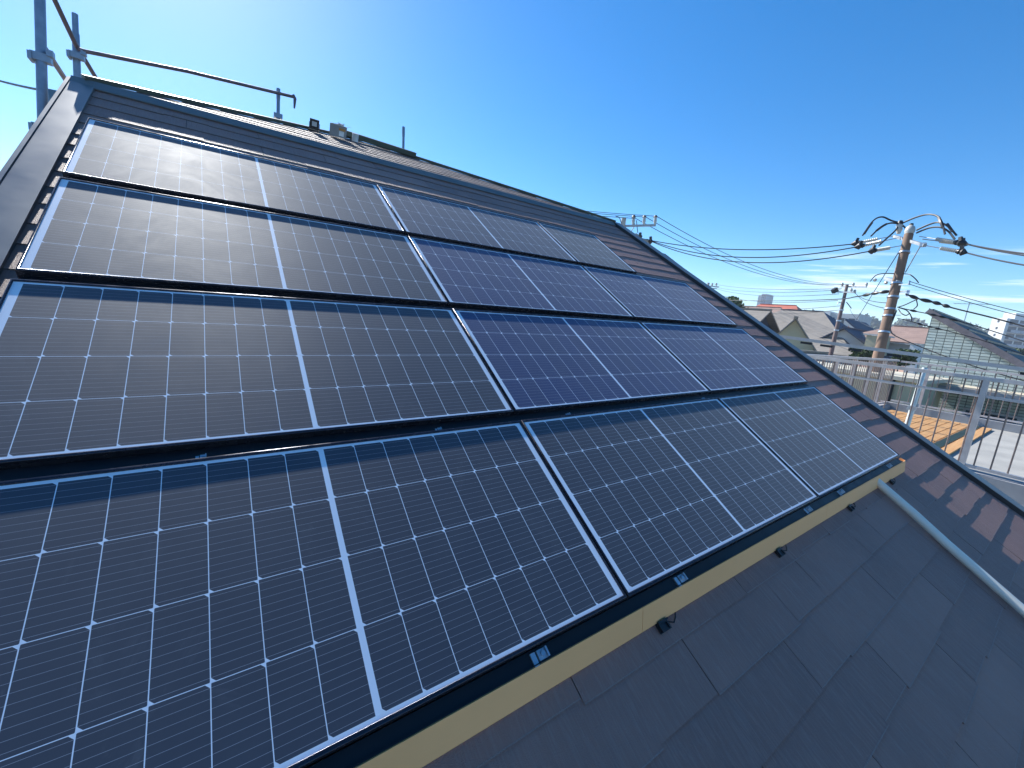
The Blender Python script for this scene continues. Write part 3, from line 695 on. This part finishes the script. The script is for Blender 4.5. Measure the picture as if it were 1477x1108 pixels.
def gable(name, label, c, zt, ze, L_, W_, yaw, mr, mw, ov=.4, hip=0.0, mr2=None, mg=None, windows=(), chimney=False):
    """gable (hip > 0: hipped) house, ridge along local x through c=(x, y); zt ridge, ze eaves"""
    t = Thing(name, label, 'house', (c[0], c[1], GZ)); M = Matrix.Translation((c[0], c[1], 0)) @ Matrix.Rotation(yaw, 4, 'Z')
    hx, hy = L_ / 2, W_ / 2; P = lambda x, y, z: M @ V((x, y, z)); sl = (zt - ze) / hy; e2 = ze - sl * ov; th = .12
    body = [P(-hx, -hy, GZ), P(hx, -hy, GZ), P(hx, hy, GZ), P(-hx, hy, GZ)]; top = [P(-hx, -hy, ze - .02), P(hx, -hy, ze - .02), P(hx, hy, ze - .02), P(-hx, hy, ze - .02)]
    mb = MB().hexa(body + top)
    t.part('wall', mb, mw)
    if not hip:
        for sx in (-1, 1):
            g_ = MB().prism([P(sx * (hx - .01), -hy, ze - .018), P(sx * (hx - .01), hy, ze - .018), P(sx * (hx - .01), 0, zt - .03)], M.to_3x3() @ V((-sx * .1, 0, 0))); t.part('gable_wall', g_, mg or mw)
    xo = hx + ov; yo = hy + ov; hp = hip
    for sy in (-1, 1):
        a = [P(-xo, sy * yo, e2), P(xo, sy * yo, e2), P(xo - hp, 0, zt), P(-xo + hp, 0, zt)]
        t.part('roof', MB().prism(a, (0, 0, th)), (mr2 if (mr2 and sy < 0) else mr))
    if hip:
        for sx in (-1, 1):
            t.part('hip_roof', MB().prism([P(sx * xo, -yo, e2), P(sx * xo, yo, e2), P(sx * (xo - hp), 0, zt)], (0, 0, th * .98)), mr2 or mr)
    for sy in (-1, 1):
        t.part('gutter', MB().bar(P(-xo + .05, sy * (yo + .06), e2 - .02), P(xo - .05, sy * (yo + .06), e2 - .02), .10, .09), M_trim)
    t.part('downpipe', MB().tube([P(-hx - .06, -hy - .06, e2 - .1), P(-hx - .06, -hy - .06, GZ)], .04, 6), M_trim)
    rc = MB().bar(P(-xo + hp, 0, zt + th + .02), P(xo - hp, 0, zt + th + .02), .25, .1); t.part('ridge_cap', rc, mr2 or mr)
    for (lx, ly, z0, z1, wd, side) in windows:
        q = .02 if side == 'x' else 0
        if side == 'x': a, b2_ = (lx - .05, ly - wd / 2, z0), (lx - .004, ly + wd / 2, z1)
        else: a, b2_ = (lx - wd / 2, ly - .05, z0), (lx + wd / 2, ly - .004, z1)
        def lb(a, b_): 
            ps = [P(a[0], a[1], a[2]), P(b_[0], a[1], a[2]), P(b_[0], b_[1], a[2]), P(a[0], b_[1], a[2])]; up_ = V((0, 0, b_[2] - a[2])); return MB().hexa(ps + [p + up_ for p in ps])
        wf = t.part('window', lb(a, b2_), M_trim)
        if side == 'x': a, b2_ = (lx - .056, ly - wd / 2 + .07, z0 + .07), (lx - .052, ly + wd / 2 - .07, z1 - .07)
        else: a, b2_ = (lx - wd / 2 + .07, ly - .056, z0 + .07), (lx + wd / 2 - .07, ly - .052, z1 - .07)
        t.part('pane', lb(a, b2_), M_glass, parent=wf)
    return t
HY = R_(90)
# H1: grey hipped roof, ridge along y
r0, r1 = at(1145, 449, 40), at(1172, 449, 40)
xh = (r0.x + r1.x) / 2; zt = r1.z
gable('grey_roof_house', 'house with a broad weathered grey hipped roof left of the thin utility pole', (xh + 2.5, (r0.y + r1.y) / 2 + 1), zt, zt - 3.6, (r0.y - r1.y) + 12, 12.5, HY, M_rgrey, M_cwall, .5, hip=5.2, mr2=M_rnavy_shade)  # hip ends turned from the sun have their shade painted in as navy
# H2, H3: two small gables in front, ridge along x
p = at(1110, 450, 29)
gable('gabled_house', 'house with a gable end coloured navy for its shade and light grey roof, nearest the verge', (p.x, p.y + 3.4), p.z, p.z - 1.7, 6, 5.2, HY, M_rgrey, M_cwall, .5, mg=M_rnavy_shade)  # gable end takes its shade as navy colour on a cream house
p = at(1148, 461, 27)
gable('gabled_house', 'smaller cream gabled house with a steep grey roof in front of the broad grey hip', (p.x + 1.4, p.y + .55), p.z, p.z - 1.75, 3, 2.6, R_(21), M_rgrey, M_cwall, .35, windows=((-1.5, .3, p.z - 2.6, p.z - 1.8, .8, 'x'),))
# H4: red roof
p = at(1118, 440, 68)
gable('red_roof_house', 'house with a bright red tiled roof beyond the grey roofs', (p.x + 1, p.y), p.z, p.z - 2.6, 10.5, 8, HY, M_rred, M_gwall, .5, hip=3.0)
p = at(1092, 443, 62)
gable('brown_roof_house', 'low brown roofed house left of the red roof', (p.x + 1, p.y + .5), p.z, p.z - 1.8, 9, 6, HY, M_rbrown, M_gwall, .4, hip=1.5)
# H5: white building behind the thin pole
p = at(1209, 452, 85); t = Thing('white_building', 'pale flat roofed building just behind the thin utility pole', 'building', (p.x, p.y, GZ))
t.part('wall', MB().b2((p.x, p.y - 3.6, GZ), (p.x + 8, p.y + 2.0, p.z)), M_gwall)
t.part('stair_tower', MB().b2((p.x - .5, p.y + 1.2, GZ), (p.x + 3, p.y + 3.2, p.z + .3)), M_white)
for k in range(3): t.part('window', MB().b2((p.x - .03, p.y - 3 + k * 1.7, p.z - 2.2), (p.x - .004, p.y - 2 + k * 1.7, p.z - .9)), M_glass)
# H6: long navy roof
p = at(1213, 474, 36)
gable('navy_roof_house', 'house with a long dark navy roof between the thin and the thick pole', (p.x + 5, p.y - .2), p.z, p.z - 2.3, 9.5, 6.6, 0, M_rnavy_shade, M_gwall, .4)
# H7: salmon gable
p = at(1225, 463, 50)
t = Thing('salmon_house', 'house with a salmon pink wall under a dark sloping roof edge', 'house', (p.x, p.y, GZ))
q = at(1262, 491, 50)
t.part('wall', MB().prism([(p.x, p.y, GZ), (p.x, p.y, p.z - .1), (p.x, q.y, q.z - .1), (p.x, q.y, GZ)], (7, 0, 0)), M_salm)
t.part('roof', MB().prism([(p.x - .5, p.y + .3, p.z), (p.x - .5, q.y, q.z), (p.x - .5, q.y, q.z + .2), (p.x - .5, p.y + .3, p.z + .25)], (8, 0, 0)), M_rnavy_shade)
t.part('bargeboard', MB().bar((p.x - .53, p.y + .3, p.z - .1), (p.x - .53, q.y, q.z - .1), .05, .22), M_trim)
# H8: brown hip roof behind the near pole
p = at(1300, 470, 34); 
gable('brown_roof_house', 'house with a pinkish brown hipped roof and a dark window right of the thick pole', (p.x + 4, p.y - .3), p.z, p.z - 1.25, 7.4, 7, HY, M_rbrown, M_gwall, .5, hip=2.6, windows=((-.1, -3.5 - .0, p.z - 2.3, p.z - 1.45, 1.1, 'y'),))
p = at(1258, 484, 33); t = Thing('cream_annex', 'small cream walled block peeping out left of the thick pole', 'annex', (p.x, p.y, GZ))
t.part('wall', MB().b2((p.x, p.y - .5, GZ), (p.x + 3, p.y + .35, p.z)), M_cwall); t.part('roof', MB().b2((p.x - .15, p.y - .7, p.z + .002), (p.x + 3.2, p.y + .55, p.z + .12)), M_trim)
p = at(1320, 497, 24); t = Thing('white_annex', 'narrow white block against the left edge of the tiled house', 'annex', (p.x, p.y, GZ))
t.part('wall', MB().b2((p.x, p.y - .25, GZ), (p.x + 2, p.y + .2, p.z)), M_white); t.part('coping', MB().b2((p.x - .05, p.y - .3, p.z + .002), (p.x + 2.05, p.y + .25, p.z + .06)), M_trim)
# low annex with a beige flat roof between terrace and pole
lo = at(1268, 536, 12.2); 
t = Thing('low_annex', 'low beige flat roofed annex just beyond the far corner of the terrace', 'annex', (15.5, .5, GZ))
t.part('wall', MB().b2((15.1, -1.1, GZ), (18.2, 2.6, lo.z - .1)), M_cwall); t.part('roof', MB().b2((14.95, -1.25, lo.z - .098), (18.35, 2.75, lo.z)), mat('annex_roof', (.52, .48, .38), .8, 0, .2, 1.2))
t.part('downpipe', MB().tube([(15.05, -.6, GZ), (15.05, -.6, lo.z - .1)], .04, 8), M_blkpl)
for k in range(2): t.part('window', MB().b2((15.06, .2 + k * 1.1, lo.z - 1.3), (15.098, 1.0 + k * 1.1, lo.z - .5)), M_glass)
# lower houses down the slope to the left, behind the rails
for (px, py, D, L_, W_, yw, mr, lb) in ((1120, 508, 20, 6, 4.5, 0, M_rgrey, 'low grey roofed house glimpsed through the railing corner'), (1185, 520, 26, 7, 6, HY, M_rbrown, 'low brown roofed house glimpsed below the handrail beam')):
    p = at(px, py, D); gable('low_house', lb, (p.x + 3, p.y), p.z, p.z - 1.3, L_, W_, yw, mr, M_gwall, .4)
rr = random.Random(21)
far_lab = ['grey', 'brown', 'navy', 'pale', 'dark', 'rust']
fm = [M_rgrey, M_rbrown, M_rnavy_shade, M_rgrey, M_rnavy_shade, M_rred]
for k, (px, py, D) in enumerate(((1075, 447, 120), (1160, 447, 130), (1240, 474, 140), (1276, 478, 110), (1408, 505, 60), (1335, 500, 90))):
    p = at(px, py, D); gable('distant_house', 'distant %s roofed house %s' % (far_lab[k], ['left of the red roof', 'peeping over the broad grey hip', 'under the wooded hill by the salmon wall', 'under the wooded hill by the thick pole', 'hidden behind the sloping roof below the tower', 'behind the left edge of the tiled house'][k]), (p.x + 4, p.y), p.z, p.z - 2.4, rr.uniform(8, 12), rr.uniform(7, 9), rr.choice((0, HY)), fm[k], M_gwall, .4)
# far tower over the red roof
p = at(1101, 424, 330); t = Thing('far_tower', 'pale grey high rise far away above the red roof', 'tower', (p.x, p.y, GZ))
t.part('wall', MB().b2((p.x, p.y - 2.8, GZ), (p.x + 12, p.y + 1.2, p.z)).b2((p.x, p.y + 1.21, GZ), (p.x + 12, p.y + 3.4, p.z - 1.5)), mat('hazy_concrete', (.40, .40, .42), .8))
for k in range(8):
    for j in range(3): t.part('window', MB().b2((p.x - .06, p.y - 2.4 + j * 1.2, p.z - 2 - k * 1.6), (p.x - .005, p.y - 1.7 + j * 1.2, p.z - 1.1 - k * 1.6)), M_dark)
# plants
def tree(label, c, r, h, seed, m=M_leaf, name='tree'):
    t = Thing(name, label, 'tree' if name == 'tree' else 'shrub', (c.x, c.y, GZ)); rr = random.Random(seed); cl = []
    for k in range(16): 
        a = rr.uniform(0, 6.28); q = rr.uniform(.1, .8); cl.append(((c.x + r * q * math.cos(a), c.y + r * q * math.sin(a), c.z + rr.uniform(-.5, .45) * r), (r * .45, r * .45, r * .36)))
    mb, tn = leaves(cl, r * .12, 130, seed); 
    t.part('trunk', MB().tube([(c.x, c.y, GZ), (c.x + .1, c.y, (GZ + c.z) / 2), (c.x, c.y + .1, c.z)], [r * .11, r * .08, r * .04], 8), M_bark, smooth=True)
    br = MB()
    for k in range(6):
        q = V(cl[k][0]); br.tube([(c.x, c.y, c.z - r * .6), (V((c.x, c.y, c.z - r * .2)) + q) / 2, q], [r * .04, r * .03, r * .01], 6)
    t.part('branch', br, M_bark, smooth=True)
    me = mesh_obj('crown', mb, m, M=t.Mi, fix=False); me.parent = t.o; crown(me, tn)
tree('green leafy tree on the skyline left of the brown and red roofs', at(1061, 443, 44), 1.5, 3, 31)
tree('tree at the back between white building and wooded hill', at(1232, 468, 120), 3.0, 3, 33, M_leafd)
tree('dark green clipped shrub below the brown roofed house by the thick pole', at(1302, 515, 22), .62, 1, 32, M_leafd, 'shrub')
tree('low dark shrub left of the thick pole under the handrail', at(1247, 512, 24), .6, 1, 36, M_leafd, 'shrub')
tree('round bush at the foot of the white apartment tower', at(1470, 515, 60), 1.6, 1, 35, M_leafd, 'shrub')

# ------------------------------------------------------------------ utility poles
M_cpole = mat('concrete_pole', (.21, .135, .095), .8, 0, .25, 3, bump=.004, st=(1, 1, .25)); M_pore = mat('porcelain', (.50, .49, .45), .35, 0, .08, 20); M_wire = mat('black_cable', (.012, .013, .016), .5, 0, .1, 4)
M_arm = mat('galvanised_arm', (.38, .40, .42), .5, .5, .2, 10); M_cpole2 = mat('brown_pole', (.17, .12, .11), .8, 0, .2, 3)
DP = 11.8
pt = at(1311, 338, DP); pbm = at(1255, 560, DP)
base = V(((pt.x + pbm.x) / 2, (pt.y + pbm.y) / 2, GZ)); 
P1 = Thing('utility_pole', 'thick brown concrete utility pole with black booted insulators, nearest of the poles', 'utility pole', base)
ax = lambda z: lerp(V((pbm.x, pbm.y, 0)), V((pt.x, pt.y, 0)), (z - pbm.z) / (pt.z - pbm.z)) if z > pbm.z else V((pbm.x, pbm.y, 0))
def pp(z): q = ax(z); return V((q.x, q.y, z))
P1.part('shaft', MB().tube([pp(GZ), pp(pbm.z), pp(pt.z)], [.185, .133, .104], 18), M_cpole, smooth=True)
for py in (362, 408, 428, 446, 456, 480):
    z = at(1280, py, DP).z
    P1.part('band', MB().tube([pp(z - .022), pp(z + .022)], .131 + .02 * (pt.z - z) / 5, 16), M_zinc, smooth=True)
zt1 = pt.z
P1.part('cap_insulator', MB().tube([pp(zt1), pp(zt1 + .06), pp(zt1 + .10), pp(zt1 + .20), pp(zt1 + .26)], [.09, .11, .12, .10, .04], 14), M_pore, smooth=True)
P1.part('cap_knob', MB().tube([pp(zt1 + .26), pp(zt1 + .30)], .05, 10), M_blkpl, smooth=True)
aL = at(1290, 341, DP + .7); aR = at(1334, 354, DP - .7)
P1.part('cross_arm', MB().bar(aL, aR, .075, .075), M_arm)
P1.part('arm_plate', MB().box(lerp(aL, aR, .95), (.12, .12, .10)), M_zinc)
pi_ = at(1296, 337, DP + .45); pi_t = at(1298, 322, DP + .45)
pin = P1.part('post_insulator', MB().tube([pi_, lerp(pi_, pi_t, .2), lerp(pi_, pi_t, .35), lerp(pi_, pi_t, .55), lerp(pi_, pi_t, .75), pi_t], [.045, .06, .085, .07, .085, .06], 12), M_pore, smooth=True)
P1.part('boot', MB().tube([at(1297.6, 325, DP + .45), at(1299, 319, DP + .45)], [.08, .055], 10), M_blkpl, parent=pin, smooth=True)
def string(T, a, b_, boot_dir=None, s=1.0):
    """dead-end insulator: rod, ribbed porcelain string, black boot at the line end"""
    a = V(a); b_ = V(b_); pts = []; rs = []
    n_ = 9
    for k in range(n_ * 2 + 1):
        pts.append(lerp(a, b_, .38 + .40 * k / (n_ * 2))); rs.append((.055 if k % 2 else .03) * s)
    o_ = T.part('strain_insulator', MB().tube(pts, rs, 10), M_pore)
    T.part('rod', MB().tube([a, lerp(a, b_, .385)], .012 * s, 6), M_arm, parent=o_)
    d_ = (b_ - a).normalized()
    bt = MB().tube([lerp(a, b_, .77), lerp(a, b_, .82), lerp(a, b_, .84), lerp(a, b_, .90), lerp(a, b_, .93), lerp(a, b_, 1.0)], [.05 * s, .075 * s, .055 * s, .095 * s, .07 * s, .02 * s], 10)
    m_ = lerp(a, b_, .88); bt.bar(m_ + V((0, 0, .02)), m_ + V((0, 0, .15 * s)) - d_ * .03, .06 * s, .07 * s)
    T.part('boot', bt, M_blkpl, parent=o_, smooth=True)
endsL = [at(1227, 352.5, DP + 1.2), at(1232, 357, DP + .6), at(1252, 363, DP)]
stL = [at(1291, 340, DP + .7), at(1296, 343, DP + .2), at(1303, 354, DP - .1)]
endsR = [at(1394, 352, DP - 1.0), at(1397, 353, DP - .6), at(1395, 365, DP - 1.4)]
stR = [at(1326, 341, DP + .2), at(1330, 345, DP - .3), at(1334, 354, DP - .7)]
for a, b_ in zip(stL + stR, endsL + endsR): string(P1, a, b_)
def curve(pts, n=8):
    pts = [V(p) for p in pts]; out = []
    q = [pts[0] * 2 - pts[1]] + pts + [pts[-1] * 2 - pts[-2]]
    for i in range(1, len(q) - 2):
        for k in range(n):
            t_ = k / n; p0_, p1_, p2_, p3_ = q[i - 1], q[i], q[i + 1], q[i + 2]
            out.append(.5 * ((2 * p1_) + (p2_ - p0_) * t_ + (2 * p0_ - 5 * p1_ + 4 * p2_ - p3_) * t_ ** 2 + (3 * p1_ - p0_ - 3 * p2_ + p3_) * t_ ** 3))
    return out + [pts[-1]]
def pxc(pts, r, n=8): return MB().tube(curve([at(*p) for p in pts], n), r, 6)
J = [((1244, 340, DP + .9), (1259, 319, DP + .8), (1272, 313, DP + .7), (1285, 318, DP + .6), (1299, 323, DP + .45), (1312, 335, DP + .2)),
     ((1256, 341, DP + .6), (1270, 328, DP + .5), (1284, 322, DP + .45), (1298, 323, DP + .45)),
     ((1299, 323, DP + .45), (1320, 314, DP + .1), (1338, 309.5, DP - .3), (1352, 312, DP - .6), (1359, 322, DP - .8), (1363, 338, DP - .9)),
     ((1322, 332, DP), (1340, 324, DP - .3), (1354, 321, DP - .6), (1368, 327, DP - .8), (1380, 340, DP - .9)),
     ((1322, 336, DP), (1340, 329, DP - .4), (1356, 328, DP - .7), (1368, 334, DP - .9), (1377, 345, DP - 1.1)),
     ((1268, 354, DP + .1), (1279, 344, DP + .2), (1290, 334, DP + .4), (1298, 324, DP + .45))]
for j in J: P1.part('jumper', pxc(j, .023), M_wire, smooth=True)
for pts, r in ((((1246, 338, DP + .9), (1252, 329, DP + .83), (1258, 321, DP + .8)), .034), (((1264, 333, DP + .55), (1272, 327, DP + .5), (1279, 323, DP + .46)), .034), (((1354, 314, DP - .63), (1357, 320, DP - .77), (1360, 328, DP - .83)), .036), (((1366, 323, DP - .72), (1371, 330, DP - .81), (1374, 334, DP - .86)), .032)):
    P1.part('splice_sleeve', pxc(pts, r, 3), M_blkpl, smooth=True)
P1.part('brace', MB().tube([at(1327, 356, DP - .6), at(1306, 393, DP - .05)], .014, 6), M_arm)
# lower hardware
P1.part('lower_arm', MB().bar(at(1277, 402, DP + .35), at(1296, 407, DP - .1), .09, .09), M_arm)
for px, py in ((1262, 404), (1278, 408)):
    P1.part('spool_insulator', MB().tube([at(px, py - 2, DP + .4), at(px, py, DP + .4), at(px, py + 2, DP + .4)], [.03, .05, .03], 8), M_pore)
P1.part('side_bracket', MB().bar(at(1297, 411, DP - .15), at(1312, 410, DP - .5), .03, .03).bar(at(1312, 405, DP - .5), at(1311, 411, DP - .5), .03, .03).bar(at(1297, 421, DP - .1), at(1309, 420, DP - .4), .04, .04).bar(at(1311, 419, DP - .4), at(1308, 427, DP - .4), .05, .05), M_zinc)
for k, pts in enumerate((((1303, 395, DP - .1), (1312, 396, DP - .4), (1320, 402, DP - .5), (1325, 408, DP - .5)), ((1255, 406, DP + .5), (1264, 397, DP + .3), (1278, 394.5, DP + .1), (1293, 395, DP)),
                         ((1296, 443, DP - .2), (1305, 440, DP - .5), (1318, 434, DP - .7), (1325, 431, DP - .8)), ((1297, 444, DP - .2), (1308, 448, DP - .4), (1314, 456, DP - .5), (1315, 463, DP - .5)),
                         ((1296, 446, DP - .2), (1300, 452, DP - .4), (1307, 455, DP - .5), (1312, 452, DP - .5)), ((1322, 433, DP - .8), (1323, 441, DP - .7), (1318, 446, DP - .6)),
                         ((1293, 448, DP - .15), (1288, 461, DP - .16), (1284, 472, DP - .2), (1286, 480, DP - .3), (1291, 484, DP - .4)))):
    P1.part('cable_loop', pxc(pts, .013 if k < 6 else .018), M_wire, smooth=True)
for k in range(9):
    z = GZ + 2.5 + k * .62; sd = 1 if k % 2 else -1
    P1.part('climbing_bolt', MB().tube([pp(z) + V((0, sd * .09, 0)), pp(z) + V((0, sd * .26, 0))], .009, 6), M_zinc)
# thin pole
D2 = 31
p2t, p2b = at(1222, 411, D2), at(1202, 495, D2); b2g = V((p2b.x, p2b.y, GZ))
P2 = Thing('utility_pole', 'thin brown utility pole with small cross arms standing among the house roofs', 'utility pole', b2g)
P2.part('shaft', MB().tube([b2g, p2b, p2t], [.17, .15, .10], 12), M_cpole2, smooth=True)
P2.part('cross_arm', MB().bar(at(1213, 413.5, D2 + .6), at(1250, 414, D2 - 1.2), .09, .09), M_arm); P2.part('cross_arm', MB().bar(at(1205, 421, D2 + .6), at(1234, 422, D2 - .8), .09, .09), M_arm)
for px, py in ((1215, 410), (1231, 410), (1250, 410), (1228, 418), (1233, 420)):
    P2.part('pin_insulator', MB().tube([at(px, py + 3, D2 - .3), at(px, py, D2 - .3), at(px, py - 2, D2 - .3)], [.05, .09, .06], 8), M_pore)
P2.part('switch_box', MB().bar(at(1201, 421, D2 + .5), at(1207, 417, D2 + .5), .25, .3), M_blkpl)
P2.part('street_bracket', MB().tube([at(1215, 437, D2), at(1209, 436, D2), at(1208, 439, D2)], .03, 6), M_arm)
P2.part('cable_loop', pxc(((1221, 436, D2 - .2), (1225, 441, D2 - .4), (1228, 445, D2 - .5)), .03), M_wire, smooth=True)
for py in (447, 463, 477): z = at(1212, py, D2).z; q = lerp(p2b, p2t, (z - p2b.z) / (p2t.z - p2b.z)); P2.part('band', MB().tube([q - V((0, 0, .05)), q + V((0, 0, .05))], .165, 10), M_zinc)
# far left pole behind the verge
D3 = 18; p3t = at(900, 315, D3); g3 = V((p3t.x, p3t.y, GZ))
P3 = Thing('utility_pole', 'grey utility pole behind the verge with one arm of three white insulators', 'utility pole', g3)
P3.part('shaft', MB().tube([g3, V((p3t.x, p3t.y, 0)), p3t], [.17, .13, .10], 14), mat('grey_pole', (.42, .41, .39), .8, 0, .15, 3), smooth=True)
P3.part('cross_arm', MB().bar(at(902, 326, D3), at(946, 325, D3 - .5), .08, .08), M_arm)
for px in (914, 929.5, 945.5):
    d_ = D3 - .5 * (px - 902) / 44; a = at(px - 1, 325, d_); b_ = at(px, 313, d_)
    o_ = P3.part('post_insulator', MB().tube([a, lerp(a, b_, .3), lerp(a, b_, .5), lerp(a, b_, .7), b_], [.04, .055, .075, .06, .07], 10), M_pore, smooth=True)
    P3.part('boot', MB().tube([lerp(a, b_, .95), lerp(a, b_, 1.15)], [.09, .06], 10), M_blkpl, parent=o_)
for a, b_ in ((at(902, 338, D3), at(914, 344, D3 - .2)), (at(911, 335, D3), at(925, 344, D3 - .3)), (at(920, 345, D3 - .2), at(941, 349, D3 - .6))):
    string(P3, a, b_, s=1.3)
for pts in (((914, 316, D3), (915, 325, D3), (911, 333, D3), (908, 337, D3)), ((904, 331, D3), (907, 334, D3), (910, 338, D3)), ((888, 312, D3), (893, 314, D3), (897, 324, D3)), ((918, 318, D3 - .2), (919, 328, D3 - .2), (920, 336, D3 - .2))):
    P3.part('jumper', pxc(pts, .016), M_wire, smooth=True)
# small cluster of far pole hardware
D4 = 62; p4 = at(1022, 408, D4); P4 = Thing('utility_pole', 'tiny far utility pole top just clearing the second roof edge', 'utility pole', (p4.x, p4.y, GZ))
P4.part('shaft', MB().tube([(p4.x, p4.y, GZ), p4], .16, 10), M_cpole2, smooth=True)
P4.part('cross_arm', MB().bar(at(1014, 412, D4), at(1037, 414, D4), .14, .14).bar(at(1015, 415, D4), at(1034, 416.5, D4), .12, .12), M_arm)
for px in (1016, 1021, 1027, 1033): P4.part('pin_insulator', MB().tube([at(px, 412, D4), at(px + .5, 409, D4)], [.12, .16], 8), M_pore)

# ------------------------------------------------------------------ wires
def wire(label, a, b_, sag, r=.011, group='overhead wires', via=None, name='overhead_wire', bend=None):
    a = V(a); b_ = V(b_); pts = [lerp(a, b_, k / 24) + V((0, 0, -4 * sag * (k / 24) * (1 - k / 24))) for k in range(25)]
    o_ = bpy.data.objects.new(name, None); bpy.data.objects.remove(o_)
    mb = MB().tube(pts, r, 6); ob = mesh_obj(name, mb, M_wire, origin=a, smooth=True); ob.location = a
    tag(ob, label, 'cable', group); return ob
nm3 = ['upper', 'middle', 'lowest']
for k, (a, b_, sg) in enumerate(((endsL[0], at(925, 344, D3 - .3), .30), (endsL[1], at(933, 345, D3 - .5), .50), (endsL[2], at(941, 349, D3 - .6), .55))):
    wire('%s of three heavy cables from the thick pole left to the grey pole' % nm3[k], a, b_, sg, .017)
for k, (px, py, qx, qy) in enumerate(((945.5, 311, 1231, 410), (929.5, 312, 1223, 411), (914, 313.5, 1215, 411))):
    wire('%s of three slack wires falling from the insulators to the thin pole' % ['right hand', 'middle', 'left hand'][k], at(px, py, D3 - .3), at(qx, qy, D2 - .2), .85, .013)
for k, (px, py) in enumerate(((945.5, 312), (929.5, 313), (914, 315))):
    wire('%s of three wires leaving the grey pole left over the ridge' % ['top', 'second', 'bottom'][k], at(px, py, D3 - .3), at(560 + k * 4, 262 + k * 3, 24), .25, .012)
for k, (ya, yb, sg) in enumerate(((410, 416, .35), (414, 418, .45), (416, 424, .55), (426, 433.5, .5))):
    wire('%s of four thin far wires crossing the sky over the red roof' % ['top', 'second', 'third', 'bottom'][k], at(1030 if k < 3 else 1040, ya, D4), at(1214 - 2 * k, yb, D2), sg, .022)
for k, (ya, yb) in enumerate(((448, 445), (455, 451))):
    wire('%s of two low wires running left from the middle of the thin pole' % ['upper', 'lower'][k], at(1060, ya - 8, 55), at(1214 - 2 * k, yb - 4, D2), .4, .02)
for k, (a, px, py, d) in enumerate(((endsR[0], 1560, 374, 7), (endsR[1], 1560, 379, 7.2), (endsR[2], 1560, 394, 6.8))):
    wire('%s of three heavy cables leaving the thick pole to the right' % nm3[k], a, at(px, py, d), .04, .017)
for k, (px, py, qx, qy) in enumerate(((1312, 406, 1560, 470), (1312, 410, 1560, 477))):
    wire('%s of a pair of thin wires running down right from the thick pole' % ['upper', 'lower'][k], at(px, py, DP - .5), at(qx, qy, 9), .05, .009)
def spiral_cable(label, pts, r, lumps):
    cp = curve([at(*p) for p in pts], 10); t = Thing('bundled_cable', label, 'cable', cp[0], group='bundled low cables on the thick pole')
    t.part('sheath', MB().tube(cp, r, 8), M_wire, smooth=True)
    n_ = len(cp)
    for (f0, f1) in lumps:
        i0, i1 = int(f0 * (n_ - 1)), max(int(f0 * (n_ - 1)) + 2, int(f1 * (n_ - 1))); seg = cp[i0:i1 + 1]
        rs = [r * (1.2 + 1.6 * math.sin(math.pi * k / (len(seg) - 1))) for k in range(len(seg))]
        t.part('splice_sleeve', MB().tube(seg, rs, 8), M_blkpl, smooth=True)
spiral_cable('black spliced cable sagging left from the thick pole past the thin pole', ((1030, 433, 40), (1120, 434, 31), (1200, 432, 18), (1235, 428, 13.5), (1262, 423, 12.2), (1290, 419.5, DP)), .019, ((.66, .75), (.76, .84), (.85, .97)))
spiral_cable('black spliced cable running down right above the tiled house roof', ((1306, 424, DP - .4), (1325, 431, DP - .5), (1350, 437, DP - .7), (1377, 445, DP - 1), (1430, 458, DP - 1.6), (1500, 477, DP - 2.4)), .018, ((.06, .20), (.22, .36), (.37, .47), (.48, .58)))
spiral_cable('black cable with clips crossing the top of the tiled wall', ((1294, 443, DP - .2), (1320, 449, DP - .4), (1345, 454, DP - .6), (1378, 462, DP - .8), (1420, 474, DP - 1.2), (1500, 500, DP - 2.2)), .012, ((.15, .22), (.38, .44), (.47, .53), (.56, .62)))
spiral_cable('lower black cable with clips crossing the tiled wall', ((1294, 459, DP - .2), (1315, 464, DP - .4), (1335, 470, DP - .6), (1365, 477, DP - .8), (1420, 492, DP - 1.2), (1500, 520, DP - 2)), .010, ((.28, .36), (.42, .48), (.50, .56)))
wire('long thin black wire crossing the middle of the tiled wall', at(1290, 484, DP - .4), at(1520, 560, DP - 3), .10, .014)
wire('thin stay wire slanting left from the top of the thick pole to the roofs', at(1298, 361, DP), at(1235, 462, 24), 0, .012)
for k, (px, py, qx, qy) in enumerate(((1229, 418, 1278, 437), (1233, 421, 1278, 445), (1226, 446, 1262, 474))):
    wire('%s of the fine service wires between the thin pole and the thick pole' % nm3[k], at(px, py, D2), at(qx, qy, DP + .3), .2, .012)
wire('dark cable at the left picture edge, upper one ending behind the scaffold post', at(-30, 108, 8), at(64, 131, 6.5), .02, .018, 'cables at the left picture edge')
wire('dark twisted cable at the left picture edge, lower one meeting the rake', at(-30, 240, 8), at(60, 262, 6), .02, .022, 'cables at the left picture edge')

# ------------------------------------------------------------------ air
hz = MB().b2((-760, -760, GZ - 1), (900, 900, 36))
hm = bpy.data.materials.new('haze_air'); hm.use_nodes = True; hm.node_tree.nodes.clear()
ho = hm.node_tree.nodes.new('ShaderNodeOutputMaterial'); hv = hm.node_tree.nodes.new('ShaderNodeVolumePrincipled')
hv.inputs['Color'].default_value = (.75, .85, 1, 1); hv.inputs['Density'].default_value = .0007; hv.inputs['Anisotropy'].default_value = .2
hm.node_tree.links.new(hv.outputs[0], ho.inputs['Volume'])
tag(mesh_obj('haze', hz, hm), None, None, kind='stuff')
